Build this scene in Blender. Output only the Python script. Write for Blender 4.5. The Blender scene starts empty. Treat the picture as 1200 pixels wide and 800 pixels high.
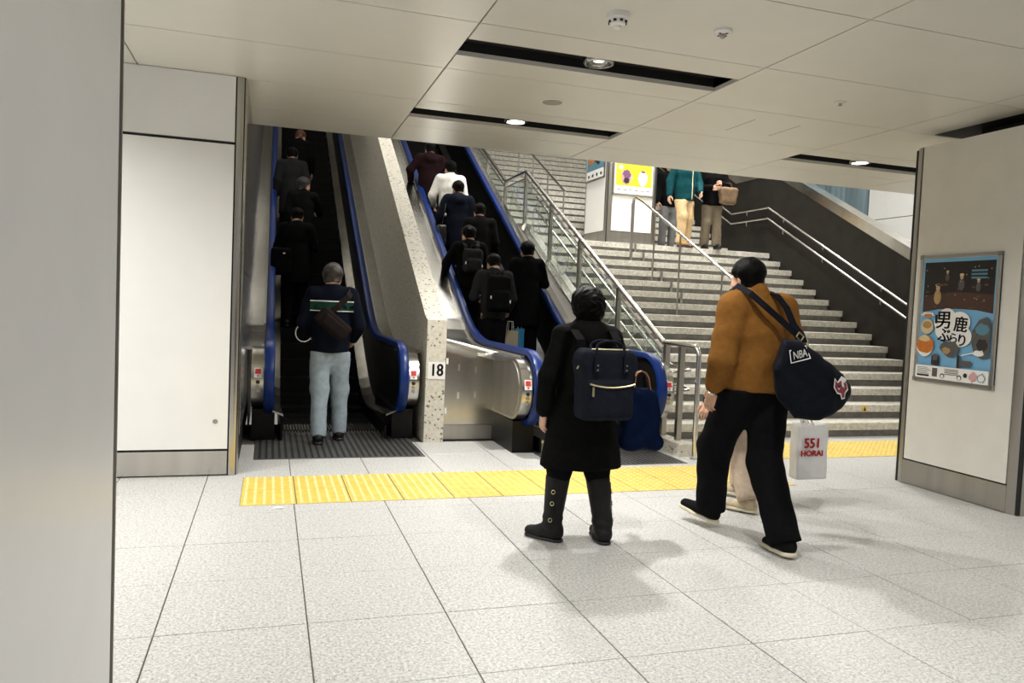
import bpy, math, random
import numpy as np
from mathutils import Vector, Matrix
random.seed(7); rng = np.random.default_rng(7)
SC = bpy.context.scene; COL = SC.collection

# ------------------------------------------------------------------ camera, world, exposure
F_PX, YAW, PITCH, ROLL, CAM_H = 892.98, 0.308897, -0.047955, 0.042463, 1.388
cam_d = bpy.data.cameras.new('camera'); cam = bpy.data.objects.new('camera', cam_d); COL.objects.link(cam)
cam_d.sensor_width = 36.0; cam_d.lens = F_PX / 1200 * 36.0; cam_d.clip_start = 0.05
fw = Vector((math.sin(YAW)*math.cos(PITCH), math.cos(YAW)*math.cos(PITCH), math.sin(PITCH)))
rt = Vector((math.cos(YAW), -math.sin(YAW), 0)); up = rt.cross(fw)
r2 = rt*math.cos(ROLL) + up*math.sin(ROLL); u2 = up*math.cos(ROLL) - rt*math.sin(ROLL)
M = Matrix((r2, u2, -fw)).transposed().to_4x4(); M.translation = (0, 0, CAM_H)
cam.matrix_world = M
SC.camera = cam
w = bpy.data.worlds.new('world'); SC.world = w; w.use_nodes = True
bg = w.node_tree.nodes['Background']; bg.inputs[0].default_value = (1.0, 0.975, 0.93, 1); bg.inputs[1].default_value = 0.20
SC.view_settings.view_transform = 'Standard'; SC.view_settings.look = 'None'
SC.view_settings.exposure = 0.55; SC.view_settings.gamma = 1.0; SC.view_settings.use_curve_mapping = False
HALL_W, DOWN_W, SIDE_W = 70.0, 22.0, 45.0      # strip lamps of the stair hall, downlights, added lamps that light the side passage

# ------------------------------------------------------------------ materials
MATS = {}
def mat(name, col, rough=.5, metal=0.0, noise=0.0, nscale=30.0, bump=0.0, bscale=80.0, spec=.5, emit=None, estr=0.0, trans=0.0, alpha=1.0, stretch=None, speck=None):
    if name in MATS: return MATS[name]
    m = bpy.data.materials.new(name); m.use_nodes = True; MATS[name] = m
    nt = m.node_tree; b = nt.nodes['Principled BSDF']
    b.inputs['Base Color'].default_value = (*col, 1); b.inputs['Roughness'].default_value = rough
    b.inputs['Metallic'].default_value = metal; b.inputs['Specular IOR Level'].default_value = spec
    b.inputs['Transmission Weight'].default_value = trans; b.inputs['Alpha'].default_value = alpha
    if emit: b.inputs['Emission Color'].default_value = (*emit, 1); b.inputs['Emission Strength'].default_value = estr
    if noise or bump or speck:
        tc = nt.nodes.new('ShaderNodeTexCoord'); mp = nt.nodes.new('ShaderNodeMapping')
        geo = nt.nodes.new('ShaderNodeNewGeometry')
        nt.links.new(geo.outputs['Position'], mp.inputs['Vector'])
        if stretch: mp.inputs['Scale'].default_value = stretch
    if noise:
        n = nt.nodes.new('ShaderNodeTexNoise'); n.inputs['Scale'].default_value = nscale; n.inputs['Detail'].default_value = 4
        nt.links.new(mp.outputs[0], n.inputs['Vector'])
        r = nt.nodes.new('ShaderNodeMapRange'); r.inputs[1].default_value = .3; r.inputs[2].default_value = .7
        r.inputs[3].default_value = 1 - noise; r.inputs[4].default_value = 1 + noise
        nt.links.new(n.outputs['Fac'], r.inputs[0])
        hs = nt.nodes.new('ShaderNodeVectorMath'); hs.operation = 'SCALE'; hs.inputs[0].default_value = col
        nt.links.new(r.outputs[0], hs.inputs['Scale']); src = hs.outputs[0]
        if speck:
            v = nt.nodes.new('ShaderNodeTexVoronoi'); v.inputs['Scale'].default_value = speck[0]
            nt.links.new(mp.outputs[0], v.inputs['Vector'])
            cr = nt.nodes.new('ShaderNodeMapRange'); cr.inputs[1].default_value = speck[1]; cr.inputs[2].default_value = speck[1] + .03
            sep = nt.nodes.new('ShaderNodeSeparateColor'); nt.links.new(v.outputs['Color'], sep.inputs[0])
            nt.links.new(sep.outputs[0], cr.inputs[0])
            mx = nt.nodes.new('ShaderNodeMix'); mx.data_type = 'RGBA'; mx.inputs['B'].default_value = (*speck[2], 1)
            nt.links.new(cr.outputs[0], mx.inputs['Factor']); nt.links.new(src, mx.inputs['A']); src = mx.outputs['Result']
        nt.links.new(src, b.inputs['Base Color'])
    if bump:
        n2 = nt.nodes.new('ShaderNodeTexNoise'); n2.inputs['Scale'].default_value = bscale; n2.inputs['Detail'].default_value = 3
        nt.links.new(mp.outputs[0], n2.inputs['Vector'])
        bp = nt.nodes.new('ShaderNodeBump'); bp.inputs['Strength'].default_value = bump; bp.inputs['Distance'].default_value = .01
        nt.links.new(n2.outputs['Fac'], bp.inputs['Height']); nt.links.new(bp.outputs[0], b.inputs['Normal'])
    return m
def cloth(name, col, rough=.9, bump=.35, bscale=220): return mat(name, col, rough, noise=.12, nscale=25, bump=bump, bscale=bscale, spec=.05)
M_granite = mat('pale_granite', (.555, .555, .545), .42, noise=.30, nscale=75, speck=(210, .91, (.30, .28, .25)), bump=.03, bscale=200)
M_grout = mat('grout', (.13, .12, .10), .9)
M_yellow_p = mat('worn_yellow', (.80, .68, .30), .55, noise=.1, nscale=20); M_yellow = mat('yellow_tactile', (.70, .50, .09), .55, noise=.12, nscale=14)
M_ceil = mat('ceiling_enamel', (.71, .69, .63), .28, noise=.02, nscale=3)
M_black = mat('black_recess', (.006, .006, .006), .6)
M_white = mat('white_enamel', (.83, .83, .81), .22, noise=.015, nscale=4)
M_pillar = mat('pillar_enamel', (.74, .72, .67), .35, noise=.03, nscale=5)
M_pillar2 = mat('pale_grey_enamel', (.70, .70, .70), .35, noise=.02, nscale=5)
M_steel = mat('brushed_steel', (.50, .485, .45), .22, 1.0, noise=.08, nscale=8, stretch=(1, 1, .06))
M_steel_d = mat('dull_steel', (.42, .40, .37), .36, 1.0, noise=.10, nscale=8, stretch=(1, 1, .08))
M_chrome = mat('polished_steel', (.68, .67, .64), .16, 1.0)
M_handrail = mat('blue_rubber', (.003, .021, .135), .33, spec=.3)
M_escblack = mat('escalator_black', (.003, .003, .003), .35, spec=.2)
M_escpanel = mat('dark_panel', (.008, .008, .008), .3, spec=.25)
M_stepm = mat('step_metal', (.0045, .0045, .0045), .5, spec=.12)
M_plate = mat('grooved_plate', (.12, .12, .118), .45, .5, noise=.2, nscale=6)
M_plate_g = mat('plate_groove', (.01, .01, .01), .6)
M_concrete = mat('speckled_stone', (.60, .57, .49), .55, noise=.12, nscale=30, speck=(60, .93, (.16, .13, .09)), bump=.08, bscale=120)
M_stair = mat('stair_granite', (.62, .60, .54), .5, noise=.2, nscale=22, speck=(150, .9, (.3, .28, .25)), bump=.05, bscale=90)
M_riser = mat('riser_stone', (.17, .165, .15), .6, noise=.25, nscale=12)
M_darkwall = mat('dark_stone_wall', (.014, .012, .010), .5, noise=.25, nscale=6, spec=.2)
M_glass = mat('clear_glass', (.86, .93, .90), .02, trans=1.0, spec=.5)
M_etch = mat('etched_glass', (.42, .46, .44), .6, alpha=.28)
M_blueglass = mat('blue_glass', (.22, .30, .34), .08, noise=.3, nscale=3, stretch=(1, 3, .15))
M_skin = mat('skin', (.60, .35, .24), .5, noise=.05, nscale=20)
M_hair = mat('black_hair', (.0020, .0018, .0016), .38, noise=.4, nscale=60, bump=.5, bscale=160, spec=.06)
M_hairg = mat('grey_hair', (.05, .05, .052), .6, noise=.5, nscale=60, bump=.5, bscale=130, spec=.15)
M_print_white = mat('print_white', (.82, .82, .80), .5)
M_red = mat('print_red', (.55, .02, .03), .5)
M_ink = mat('print_black', (.012, .012, .014), .5)

# ------------------------------------------------------------------ mesh helpers
class MB:
    def __init__(s): s.v = []; s.f = []; s.mi = []; s.m = 0
    def add(s, vs, fs):
        o = len(s.v); s.v += [tuple(map(float, q)) for q in vs]; s.f += [tuple(i + o for i in f) for f in fs]; s.mi += [s.m]*len(fs); return s
    def box(s, x0, x1, y0, y1, z0, z1):
        return s.add([(x0,y0,z0),(x1,y0,z0),(x1,y1,z0),(x0,y1,z0),(x0,y0,z1),(x1,y0,z1),(x1,y1,z1),(x0,y1,z1)],
                     [(0,3,2,1),(4,5,6,7),(0,1,5,4),(1,2,6,5),(2,3,7,6),(3,0,4,7)])
    def bbox(s, x0, x1, y0, y1, z0, z1, b=.003):      # bevelled upper rim
        s.add([(x0,y0,z0),(x1,y0,z0),(x1,y1,z0),(x0,y1,z0),(x0,y0,z1-b),(x1,y0,z1-b),(x1,y1,z1-b),(x0,y1,z1-b),(x0+b,y0+b,z1),(x1-b,y0+b,z1),(x1-b,y1-b,z1),(x0+b,y1-b,z1)],
              [(0,3,2,1),(8,9,10,11),(0,1,5,4),(1,2,6,5),(2,3,7,6),(3,0,4,7),(4,5,9,8),(5,6,10,9),(6,7,11,10),(7,4,8,11)]); return s
    def prism(s, poly, x0, x1, axis=0):                # poly in the two other axes (ccw), extruded along axis
        n = len(poly); vs = []
        for X in (x0, x1):
            for (a, b) in poly: vs.append((X, a, b) if axis == 0 else (a, X, b) if axis == 1 else (a, b, X))
        fs = [tuple(range(n))[::-1], tuple(range(n, 2*n))] + [(i, (i+1) % n, n + (i+1) % n, n + i) for i in range(n)]
        return s.add(vs, fs)
    def tube(s, pts, r, n=10, cap=True):
        P = [Vector(q) for q in pts]; rings = []; prev = None
        for i, q in enumerate(P):
            t = ((P[i+1]-q).normalized() if i < len(P)-1 else Vector((0,0,0))) + ((q-P[i-1]).normalized() if i else Vector((0,0,0)))
            t.normalize()
            if prev is None: prev = t.orthogonal().normalized()
            u = (prev - t*prev.dot(t)).normalized(); v = t.cross(u); prev = u
            rr = r[i] if isinstance(r, (list, tuple)) else r
            rings.append([q + (u*math.cos(2*math.pi*k/n) + v*math.sin(2*math.pi*k/n))*rr for k in range(n)])
        vs = [q for g in rings for q in g]; fs = []
        for i in range(len(P)-1):
            for k in range(n): fs.append((i*n+k, i*n+(k+1) % n, (i+1)*n+(k+1) % n, (i+1)*n+k))
        if cap: fs += [tuple(range(n))[::-1], tuple(range((len(P)-1)*n, len(P)*n))]
        return s.add(vs, fs)
    def band(s, pts, width_dir, wd, th):               # flat strap of given width along a path
        P = [Vector(q) for q in pts]; vs = []; W = Vector(width_dir).normalized()
        for i, q in enumerate(P):
            t = (P[min(i+1, len(P)-1)] - P[max(i-1, 0)]).normalized(); wv = (W - t*W.dot(t)).normalized(); nn = t.cross(wv)
            for a, b in ((-1,-1),(1,-1),(1,1),(-1,1)): vs.append(q + wv*a*wd/2 + nn*b*th/2)
        fs = [(3,2,1,0), tuple(range(len(vs)-4, len(vs)))]
        for i in range(len(P)-1):
            for k in range(4): fs.append((i*4+k, i*4+(k+1) % 4, (i+1)*4+(k+1) % 4, (i+1)*4+k))
        return s.add(vs, fs)
    def sweep(s, prof, path):                          # prof: (x, n) closed; path: (y, z) in a vertical plane, n is the path normal
        n = len(prof); vs = []; L = len(path)
        for i, (y, z) in enumerate(path):
            a = path[max(i-1, 0)]; b = path[min(i+1, L-1)]; ty, tz = b[0]-a[0], b[1]-a[1]; l = math.hypot(ty, tz) or 1
            ny, nz = -tz/l, ty/l
            for (x, q) in prof: vs.append((x, y + ny*q, z + nz*q))
        fs = [tuple(range(n)), tuple(range((L-1)*n, L*n))[::-1]]
        for i in range(L-1):
            for k in range(n): fs.append((i*n+k, (i+1)*n+k, (i+1)*n+(k+1) % n, i*n+(k+1) % n))
        return s.add(vs, fs)
    def lathe(s, c, prof, n=20, up=1):                 # prof: (r, z) around vertical axis through c
        vs = []; fs = []
        for (r, z) in prof:
            for k in range(n): a = 2*math.pi*k/n; vs.append((c[0]+r*math.cos(a), c[1]+r*math.sin(a), c[2]+z))
        for i in range(len(prof)-1):
            for k in range(n): fs.append((i*n+k, i*n+(k+1) % n, (i+1)*n+(k+1) % n, (i+1)*n+k))
        fs += [tuple(range(n))[::-1], tuple(range((len(prof)-1)*n, len(prof)*n))]
        return s.add(vs, fs)
    def mesh(s, name, *ms, smooth=False):
        me = bpy.data.meshes.new(name); me.from_pydata(s.v, [], s.f)
        for q in ms: me.materials.append(q)
        if len(ms) > 1: me.polygons.foreach_set('material_index', s.mi)
        fix_normals(me)
        if smooth:
            me.polygons.foreach_set('use_smooth', [True]*len(me.polygons))
            try: me.set_sharp_from_angle(angle=math.radians(35))
            except Exception: pass
        me.update(); return me
    def build(s, name, m, parent=None, smooth=False):
        return link(name, s.mesh(name, *(m if isinstance(m, (list, tuple)) else (m,)), smooth=smooth), parent)
import bmesh
def fix_normals(me):
    bm = bmesh.new(); bm.from_mesh(me); bmesh.ops.recalc_face_normals(bm, faces=bm.faces); bm.to_mesh(me); bm.free()
def link(name, me, parent=None):
    o = bpy.data.objects.new(name, me); COL.objects.link(o)
    if parent is not None: set_parent(o, parent)
    return o
def world_of(o):
    m = o.matrix_basis.copy()
    if o.parent: m = world_of(o.parent) @ o.matrix_parent_inverse @ m
    return m
def set_parent(o, p):                                   # mesh given in world coordinates stays where it is
    o.parent = p; o.matrix_parent_inverse = world_of(p).inverted()
def tag(o, label=None, cat=None, group=None, kind=None):
    if label: o['label'] = label
    if cat: o['category'] = cat
    if group: o['group'] = group
    if kind: o['kind'] = kind
    return o
def thing(name, label, cat, loc=(0,0,0), rotz=0.0, group=None):
    o = bpy.data.objects.new(name, None); o.empty_display_size = .1; COL.objects.link(o)
    o.location = loc; o.rotation_euler = (0, 0, rotz)
    return tag(o, label, cat, group)
def struct(o): o['kind'] = 'structure'; return o
def text_mesh(body, size, mt, name='lettering', bold=0.0, sx=1.0):
    c = bpy.data.curves.new(name, 'FONT'); c.body = body; c.size = size; c.extrude = .0006
    c.align_x = 'CENTER'; c.align_y = 'CENTER'
    o = bpy.data.objects.new(name, c); COL.objects.link(o)
    dg = bpy.context.evaluated_depsgraph_get(); me = bpy.data.meshes.new_from_object(o.evaluated_get(dg)); bpy.data.objects.remove(o); bpy.data.curves.remove(c)
    me.materials.clear(); me.materials.append(mt)
    if sx != 1: me.transform(Matrix.Diagonal((sx, 1, 1, 1)))
    if bold:
        b2 = bmesh.new()
        for dx, dy in ((-bold, 0), (bold, 0), (0, bold*.6), (0, -bold*.6)):
            c2 = me.copy(); c2.transform(Matrix.Translation((dx, dy, 0))); b2.from_mesh(c2); bpy.data.meshes.remove(c2)
        b2.to_mesh(me); b2.free()
    return me
from mathutils.bvhtree import BVHTree
def drape(me, target, off=.004):                         # lay a flat print on a bag's front surface
    bvh = BVHTree.FromPolygons([v.co[:] for v in target.vertices], [p.vertices[:] for p in target.polygons])
    for v in me.vertices:
        h = bvh.ray_cast(Vector((v.co.x, v.co.y-1.5, v.co.z)), Vector((0, 1, 0)))
        if h[0] is None:
            q = bvh.find_nearest(Vector((v.co.x, v.co.y + .2, v.co.z))); v.co = q[0] + q[1]*off; continue
        v.co.y = h[0].y - off
    me.update(); return me
def put(me, name, m4, parent=None):
    me.transform(m4); return link(name, me, parent)
def frame4(o, x, y):                                     # matrix with origin o, local x, y axes
    x = Vector(x).normalized(); y = Vector(y); y = (y - x*y.dot(x)).normalized(); z = x.cross(y)
    m = Matrix((x, y, z)).transposed().to_4x4(); m.translation = o; return m

# ------------------------------------------------------------------ signed-distance modelling (surface nets)
def sdf_mesh(prims, vox, k=.03, cuts=(), noise=0.0, nfreq=22.0, seed=0, extra=None, late=()):
    """prims: (a, b, ra, rb[, flat(x,y,z scale)][, k]) tapered capsules. Returns (verts, quads)."""
    allp = list(prims) + list(late)
    A = np.array([q[0] for q in allp]); B = np.array([q[1] for q in allp]); R = np.array([max(q[2], q[3]) for q in allp])
    mg = k + 3*vox + abs(noise)*2
    lo = np.minimum(A, B).min(0) - R.max() - mg; hi = np.maximum(A, B).max(0) + R.max() + mg
    n = np.ceil((hi - lo)/vox).astype(int) + 1
    ax = [lo[i] + vox*np.arange(n[i]) for i in range(3)]
    V = np.full(n, 9.0)
    def union(q):
        a = np.array(q[0], float); b = np.array(q[1], float); ra, rb = q[2], q[3]
        sc = np.array(q[4] if len(q) > 4 and q[4] is not None else (1, 1, 1), float); kk = q[5] if len(q) > 5 else k
        rm = max(ra, rb)*sc.max() + kk + 3*vox + abs(noise)*2
        i0 = np.maximum(np.floor((np.minimum(a, b) - rm - lo)/vox).astype(int), 0); i1 = np.minimum(np.ceil((np.maximum(a, b) + rm - lo)/vox).astype(int) + 1, n)
        X = ax[0][i0[0]:i1[0], None, None]; Y = ax[1][None, i0[1]:i1[1], None]; Z = ax[2][None, None, i0[2]:i1[2]]
        d = b - a; dd = float(d@d) or 1e-9
        t = np.clip(((X-a[0])*d[0] + (Y-a[1])*d[1] + (Z-a[2])*d[2])/dd, 0, 1)
        D = np.sqrt(((X-a[0]-t*d[0])/sc[0])**2 + ((Y-a[1]-t*d[1])/sc[1])**2 + ((Z-a[2]-t*d[2])/sc[2])**2) - (ra + (rb-ra)*t)
        D = D*sc.min()**.5
        sub = V[i0[0]:i1[0], i0[1]:i1[1], i0[2]:i1[2]]
        h = np.clip(.5 + .5*(sub - D)/kk, 0, 1); V[i0[0]:i1[0], i0[1]:i1[1], i0[2]:i1[2]] = np.where(np.abs(sub-D) > kk, np.minimum(sub, D), sub*(1-h) + D*h - kk*h*(1-h))
    for q in prims: union(q)
    GX, GY, GZ = np.meshgrid(*ax, indexing='ij', sparse=True)
    for c in cuts: V[:] = np.maximum(V, c(GX, GY, GZ))
    if extra is not None: V[:] = extra(V, GX, GY, GZ)
    for q in late: union(q)
    if noise:
        r = np.random.default_rng(seed); acc = 0
        for i in range(6):
            f = r.normal(size=3); f = f/np.linalg.norm(f)*nfreq*(0.6 + .28*i); f[2] *= .8; ph = r.uniform(0, 6.28, 2)
            acc = acc + np.sin(f[0]*GX + f[1]*GY + f[2]*GZ + ph[0] + 1.3*np.sin(.6*nfreq*(GZ + .4*GX) + ph[1]))/(1 + .35*i)
        V = V + noise*acc/2.2
    V[0] = V[-1] = 9; V[:, 0] = V[:, -1] = 9; V[:, :, 0] = V[:, :, -1] = 9
    return surface_nets(V, lo, vox)
def surface_nets(V, lo, vox):
    S = V < 0; n = np.array(V.shape); c = n - 1
    corners = [(i, j, k) for i in (0,1) for j in (0,1) for k in (0,1)]
    cnt = np.zeros(c, np.int8)
    for (i, j, k) in corners: cnt += S[i:i+c[0], j:j+c[1], k:k+c[2]]
    act = np.argwhere((cnt > 0) & (cnt < 8)); idx = np.full(c, -1, np.int64); idx[act[:,0], act[:,1], act[:,2]] = np.arange(len(act))
    vals = {q: V[act[:,0]+q[0], act[:,1]+q[1], act[:,2]+q[2]] for q in corners}
    acc = np.zeros((len(act), 3)); num = np.zeros(len(act))
    for q in corners:
        for ax in range(3):
            if q[ax] == 0:
                p = list(q); p[ax] = 1; p = tuple(p); a, b = vals[q], vals[p]; m = (a < 0) != (b < 0)
                t = np.where(m, a/np.where(m, a-b, 1), 0); pos = np.array(q, float)[None].repeat(len(act), 0); pos[:, ax] = t
                acc += pos*m[:, None]; num += m
    verts = lo + vox*(act + acc/np.maximum(num, 1)[:, None]); quads = []
    for ax in range(3):
        o1, o2 = [(1,2),(2,0),(0,1)][ax]
        sl0 = [slice(1, None)]*3; sl0[ax] = slice(0, -1); sl1 = [slice(1, None)]*3; sl1[ax] = slice(1, None)
        a = S[tuple(sl0)]; b = S[tuple(sl1)]; e = np.argwhere(a != b)
        if not len(e): continue
        flip = a[e[:,0], e[:,1], e[:,2]]
        base = e.copy(); off = [1,1,1]; off[ax] = 0; base = base + off
        ok = np.all(base < c, axis=1); base = base[ok]; flip = flip[ok]
        def at(d1, d2):
            q = base.copy(); q[:, o1] -= d1; q[:, o2] -= d2; return idx[q[:,0], q[:,1], q[:,2]]
        Q = np.stack([at(0,0), at(1,0), at(1,1), at(0,1)], 1); Q[~flip] = Q[~flip][:, ::-1]; quads.append(Q)
    quads = np.concatenate(quads); quads = quads[(quads >= 0).all(1)]
    # light smoothing
    for it in range(2):
        nb = np.zeros_like(verts); ct = np.zeros(len(verts))
        for i in range(4):
            a, b = quads[:, i], quads[:, (i+1) % 4]
            np.add.at(nb, a, verts[b]); np.add.at(ct, a, 1); np.add.at(nb, b, verts[a]); np.add.at(ct, b, 1)
        verts = verts*.55 + .45*nb/np.maximum(ct, 1)[:, None]
    return verts, quads
def np_mesh(name, parts, *ms):
    vs = []; fs = []; mi = []; o = 0
    for i, q in enumerate(parts):
        v, f = q[0], q[1]; vs.append(v); fs.append(f + o); mi += [q[2] if len(q) > 2 else 0]*len(f); o += len(v)
    v = np.concatenate(vs); f = np.concatenate(fs)
    me = bpy.data.meshes.new(name); me.vertices.add(len(v)); me.vertices.foreach_set('co', v.astype(np.float32).ravel())
    me.loops.add(4*len(f)); me.loops.foreach_set('vertex_index', f.astype(np.int32).ravel())
    me.polygons.add(len(f)); me.polygons.foreach_set('loop_start', np.arange(len(f), dtype=np.int32)*4)
    me.polygons.foreach_set('use_smooth', np.ones(len(f), bool)); 
    for q in ms: me.materials.append(q)
    if len(ms) > 1: me.polygons.foreach_set('material_index', np.array(mi, np.int32))
    me.update(calc_edges=True); me.validate(); return me
def xf(part, R, t): return (part[0] @ np.array(R).T + np.array(t), part[1]) + tuple(part[2:])

# ================================================================== STRUCTURE
TX0, TW, TY0, TL = -.4136, .6, 2.690, .5846
CEIL = 2.995
# floor: bed of grout, loose granite tiles as parts
b = MB(); b.box(-2.814, 9.2, -.82, 8.54, -.06, -.006); b.m = 1
b.box(-6, -2.814, -6, 6.2, -.06, 0); b.box(9.2, 12, -6, 20, -.06, 0); b.box(-2.814, 9.2, -6, -.82, -.06, 0)
floor = struct(b.build('floor', [M_grout, M_granite]))
tile_me = MB().bbox(0, TW-.006, 0, TL-.004, -.02, 0, .0015).mesh('tile', M_granite)
for i in range(-4, 16):
    for j in range(-6, 8):
        x, y = TX0 + TW*i, TY0 + TL*j
        if x < -.9 and y > 6.0: continue
        t = link('tile', tile_me, floor); t.location = (x + .003, y + .002, random.uniform(-.0006, .0006)); t.matrix_parent_inverse = Matrix()
# tactile paving: warning strip before the escalators and before the stairs
PW, PD = .3615, .405
def tactile(kind):
    m = MB(); m.bbox(0, PW-.007, 0, PD-.006, -.004, .003, .002); m.m = 1
    if kind == 'bar':
        for i in range(6):
            for j in range(7):
                x = .03 + i*.0605; y = .012 + j*.056; m.bbox(x-.011, x+.011, y, y+.043, .002, .0075, .004)
    else:
        for i in range(6):
            for j in range(7):
                x = .03 + i*.0595; y = .029 + j*.0575
                m.lathe((x, y, .002), [(.0145, 0), (.009, .0055)], n=6)
    return m.mesh('tactile_tile', M_yellow, M_yellow_p)
t_bar, t_dot = tactile('bar'), tactile('dot')
MB().box(-.158, -.155 + 12*PW, 5.212, 5.213 + 2*PD, -.002, .0009).box(4.097, 4.10 + 13*PW, 6.217, 6.218 + 2*PD, -.002, .0009).build('paving_bed', M_grout, floor)
for i in range(12):
    for j in range(2):
        t = link('tactile_tile', t_bar if i < 4 else t_dot, floor); t.location = (-.155 + i*PW, 5.215 + j*PD, 0); t.matrix_parent_inverse = Matrix()
for i in range(13):
    for j in range(2):
        t = link('tactile_tile', t_dot, floor); t.location = (4.10 + i*PW, 6.22 + j*PD, 0); t.matrix_parent_inverse = Matrix()

# ceiling: enamel panels with open joints, recessed black light slots
XJ = [-4.67, -2.745, -.95, 1.105, 3.03, 4.955, 6.88, 8.805, 10.73]
YJ = [-4.8, -2.97, -1.14, .67, 1.585, 2.5, 3.41, 4.325, 5.24, 6.155, 7.07, 7.70]
b = MB(); b.box(-6, 12, -6, 7.72, CEIL+.16, CEIL+.30)
ceiling = struct(b.build('ceiling', M_black))
slots = []
for ix in range(len(XJ)-1):
    x0, x1 = XJ[ix], XJ[ix+1]
    has_slot = ix in (1, 3, 5, 7)
    for iy in range(len(YJ)-1):
        y0, y1 = YJ[iy], YJ[iy+1]
        cuts = [(y0, y1)]
        if has_slot:
            for s in (1.13, 2.95, 4.77, 6.57):
                if y0 < s < y1 and not (ix == 5 and s == 4.77): cuts = [(y0, s-.16), (s+.16, y1)]; slots.append((x0, x1, s))
        for (c0, c1) in cuts:
            MB().box(x0+.005, x1-.005, c0 + (.004 if c0 == y0 else 0), c1 - (.004 if c1 == y1 else 0), CEIL, CEIL+.03).build('ceiling_panel', M_ceil, ceiling)
b = MB()
for (x0, x1, s) in slots:
    b.box(x0+.005, x1-.005, s-.19, s+.19, CEIL+.09, CEIL+.11); b.box(x0+.005, x1-.005, s-.175, s-.161, CEIL+.03, CEIL+.09); b.box(x0+.005, x1-.005, s+.161, s+.175, CEIL+.03, CEIL+.09)
b.box(5.385, 6.19, 3.95, 5.226, CEIL-.0015, CEIL+.01); b.build('slot_lining_and_dark', M_black, ceiling)  # flush black sheet by the pillar stands in for an open slot's darkness
MB().box(-.2, 12, 7.70, 7.74, CEIL, 4.6).build('fascia_panel', M_ceil, ceiling)

# left wall: white enamel panels over a steel skirting, steel corner, steel return beside the escalator
WY = 6.114
b = MB(); b.box(-4.2, -.215, WY+.02, WY+.3, 0, CEIL+.15)
wl = struct(b.build('wall_left', M_black))
for i in range(3):
    x1 = -.283 - i*1.30; x0 = x1 - 1.29
    MB().bbox(x0, x1, 0, 0, 0, 0) if False else None
    MB().box(x0, x1, WY, WY+.03, 2.512, CEIL-.004).build('wall_panel', M_white, wl)
    MB().box(x0, x1, WY, WY+.03, .206, 2.490).build('wall_panel', M_white, wl)
    bo = MB().box(x0, x1, WY-.002, WY+.03, .012, .190).build('skirting_plate', M_steel, wl)
n = 12; poly = [(-.272, WY+.10), (-.272, WY)] + [(-.272 + .07*math.sin(a*math.pi/2/n), WY + .07*(1-math.cos(a*math.pi/2/n))) for a in range(1, n+1)] + [(-.202, WY+.10)]
MB().prism(poly, .004, CEIL-.004, axis=2).build('corner_post', M_steel, wl, smooth=True)
b = MB(); b.lathe((0, 0, 0), [(.018, 0), (.018, .004), (.010, .006), (.010, .003), (.003, .003)], n=16)
lk = b.mesh('panel_lock', M_steel_d, smooth=True); put(lk, 'panel_lock', frame4((-.372, WY, .415), (1,0,0), (0,0,1)), wl)
b = MB(); b.box(-.45, -.215, WY+.10, 24, 0, 13.5)
ws = struct(b.build('wall_side', M_black))
yy = [WY+.10, 7.72, 8.9, 10.1, 11.3, 12.5, 13.7, 14.9, 16.1, 17.5, 19, 21, 24]
for i in range(len(yy)-1):
    for (z0, z1) in ((.30, 1.55), (1.56, 4.0), (4.01, 13.4)):
        MB().box(-.215, -.200, yy[i]+.003, yy[i+1]-.003, z0, z1).build('steel_panel', M_steel, ws)

# hall beyond the soffit: sloped roof, end wall, side wall with blue glass and white panels
SL, ST_S = .59, .518
b = MB(); b.prism([(7.72, 4.6), (24.2, 13.315), (24.2, 13.6), (7.72, 4.9)], -.45, 12)
hall_roof = struct(b.build('ceiling', M_ceil)); hall_roof['label'] = 'pale sloping ceiling above the escalators and stairs'
struct(MB().box(-.45, 12, 24, 24.3, 0, 13.6).build('wall_back', M_pillar))
b = MB(); b.box(11.22, 11.4, 5.5, 20, 0, 11); wr = struct(b.build('wall_right', M_black))
for (y0, y1) in ((5.5, 7.4), (7.41, 8.9), (8.91, 9.9), (9.91, 11.0), (11.01, 12.34)):
    for (z0, z1) in ((.1, 1.65), (1.66, 3.33), (3.345, 5.2), (5.21, 8)):
        MB().box(11.19, 11.22, y0, y1-.012, z0, z1).build('wall_panel', M_white, wr)
for i in range(8):
    y0 = 12.37 + i*.6
    MB().box(11.19, 11.22, y0, y0+.585, .1, 8).build('glass_panel', M_blueglass, wr)

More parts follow.
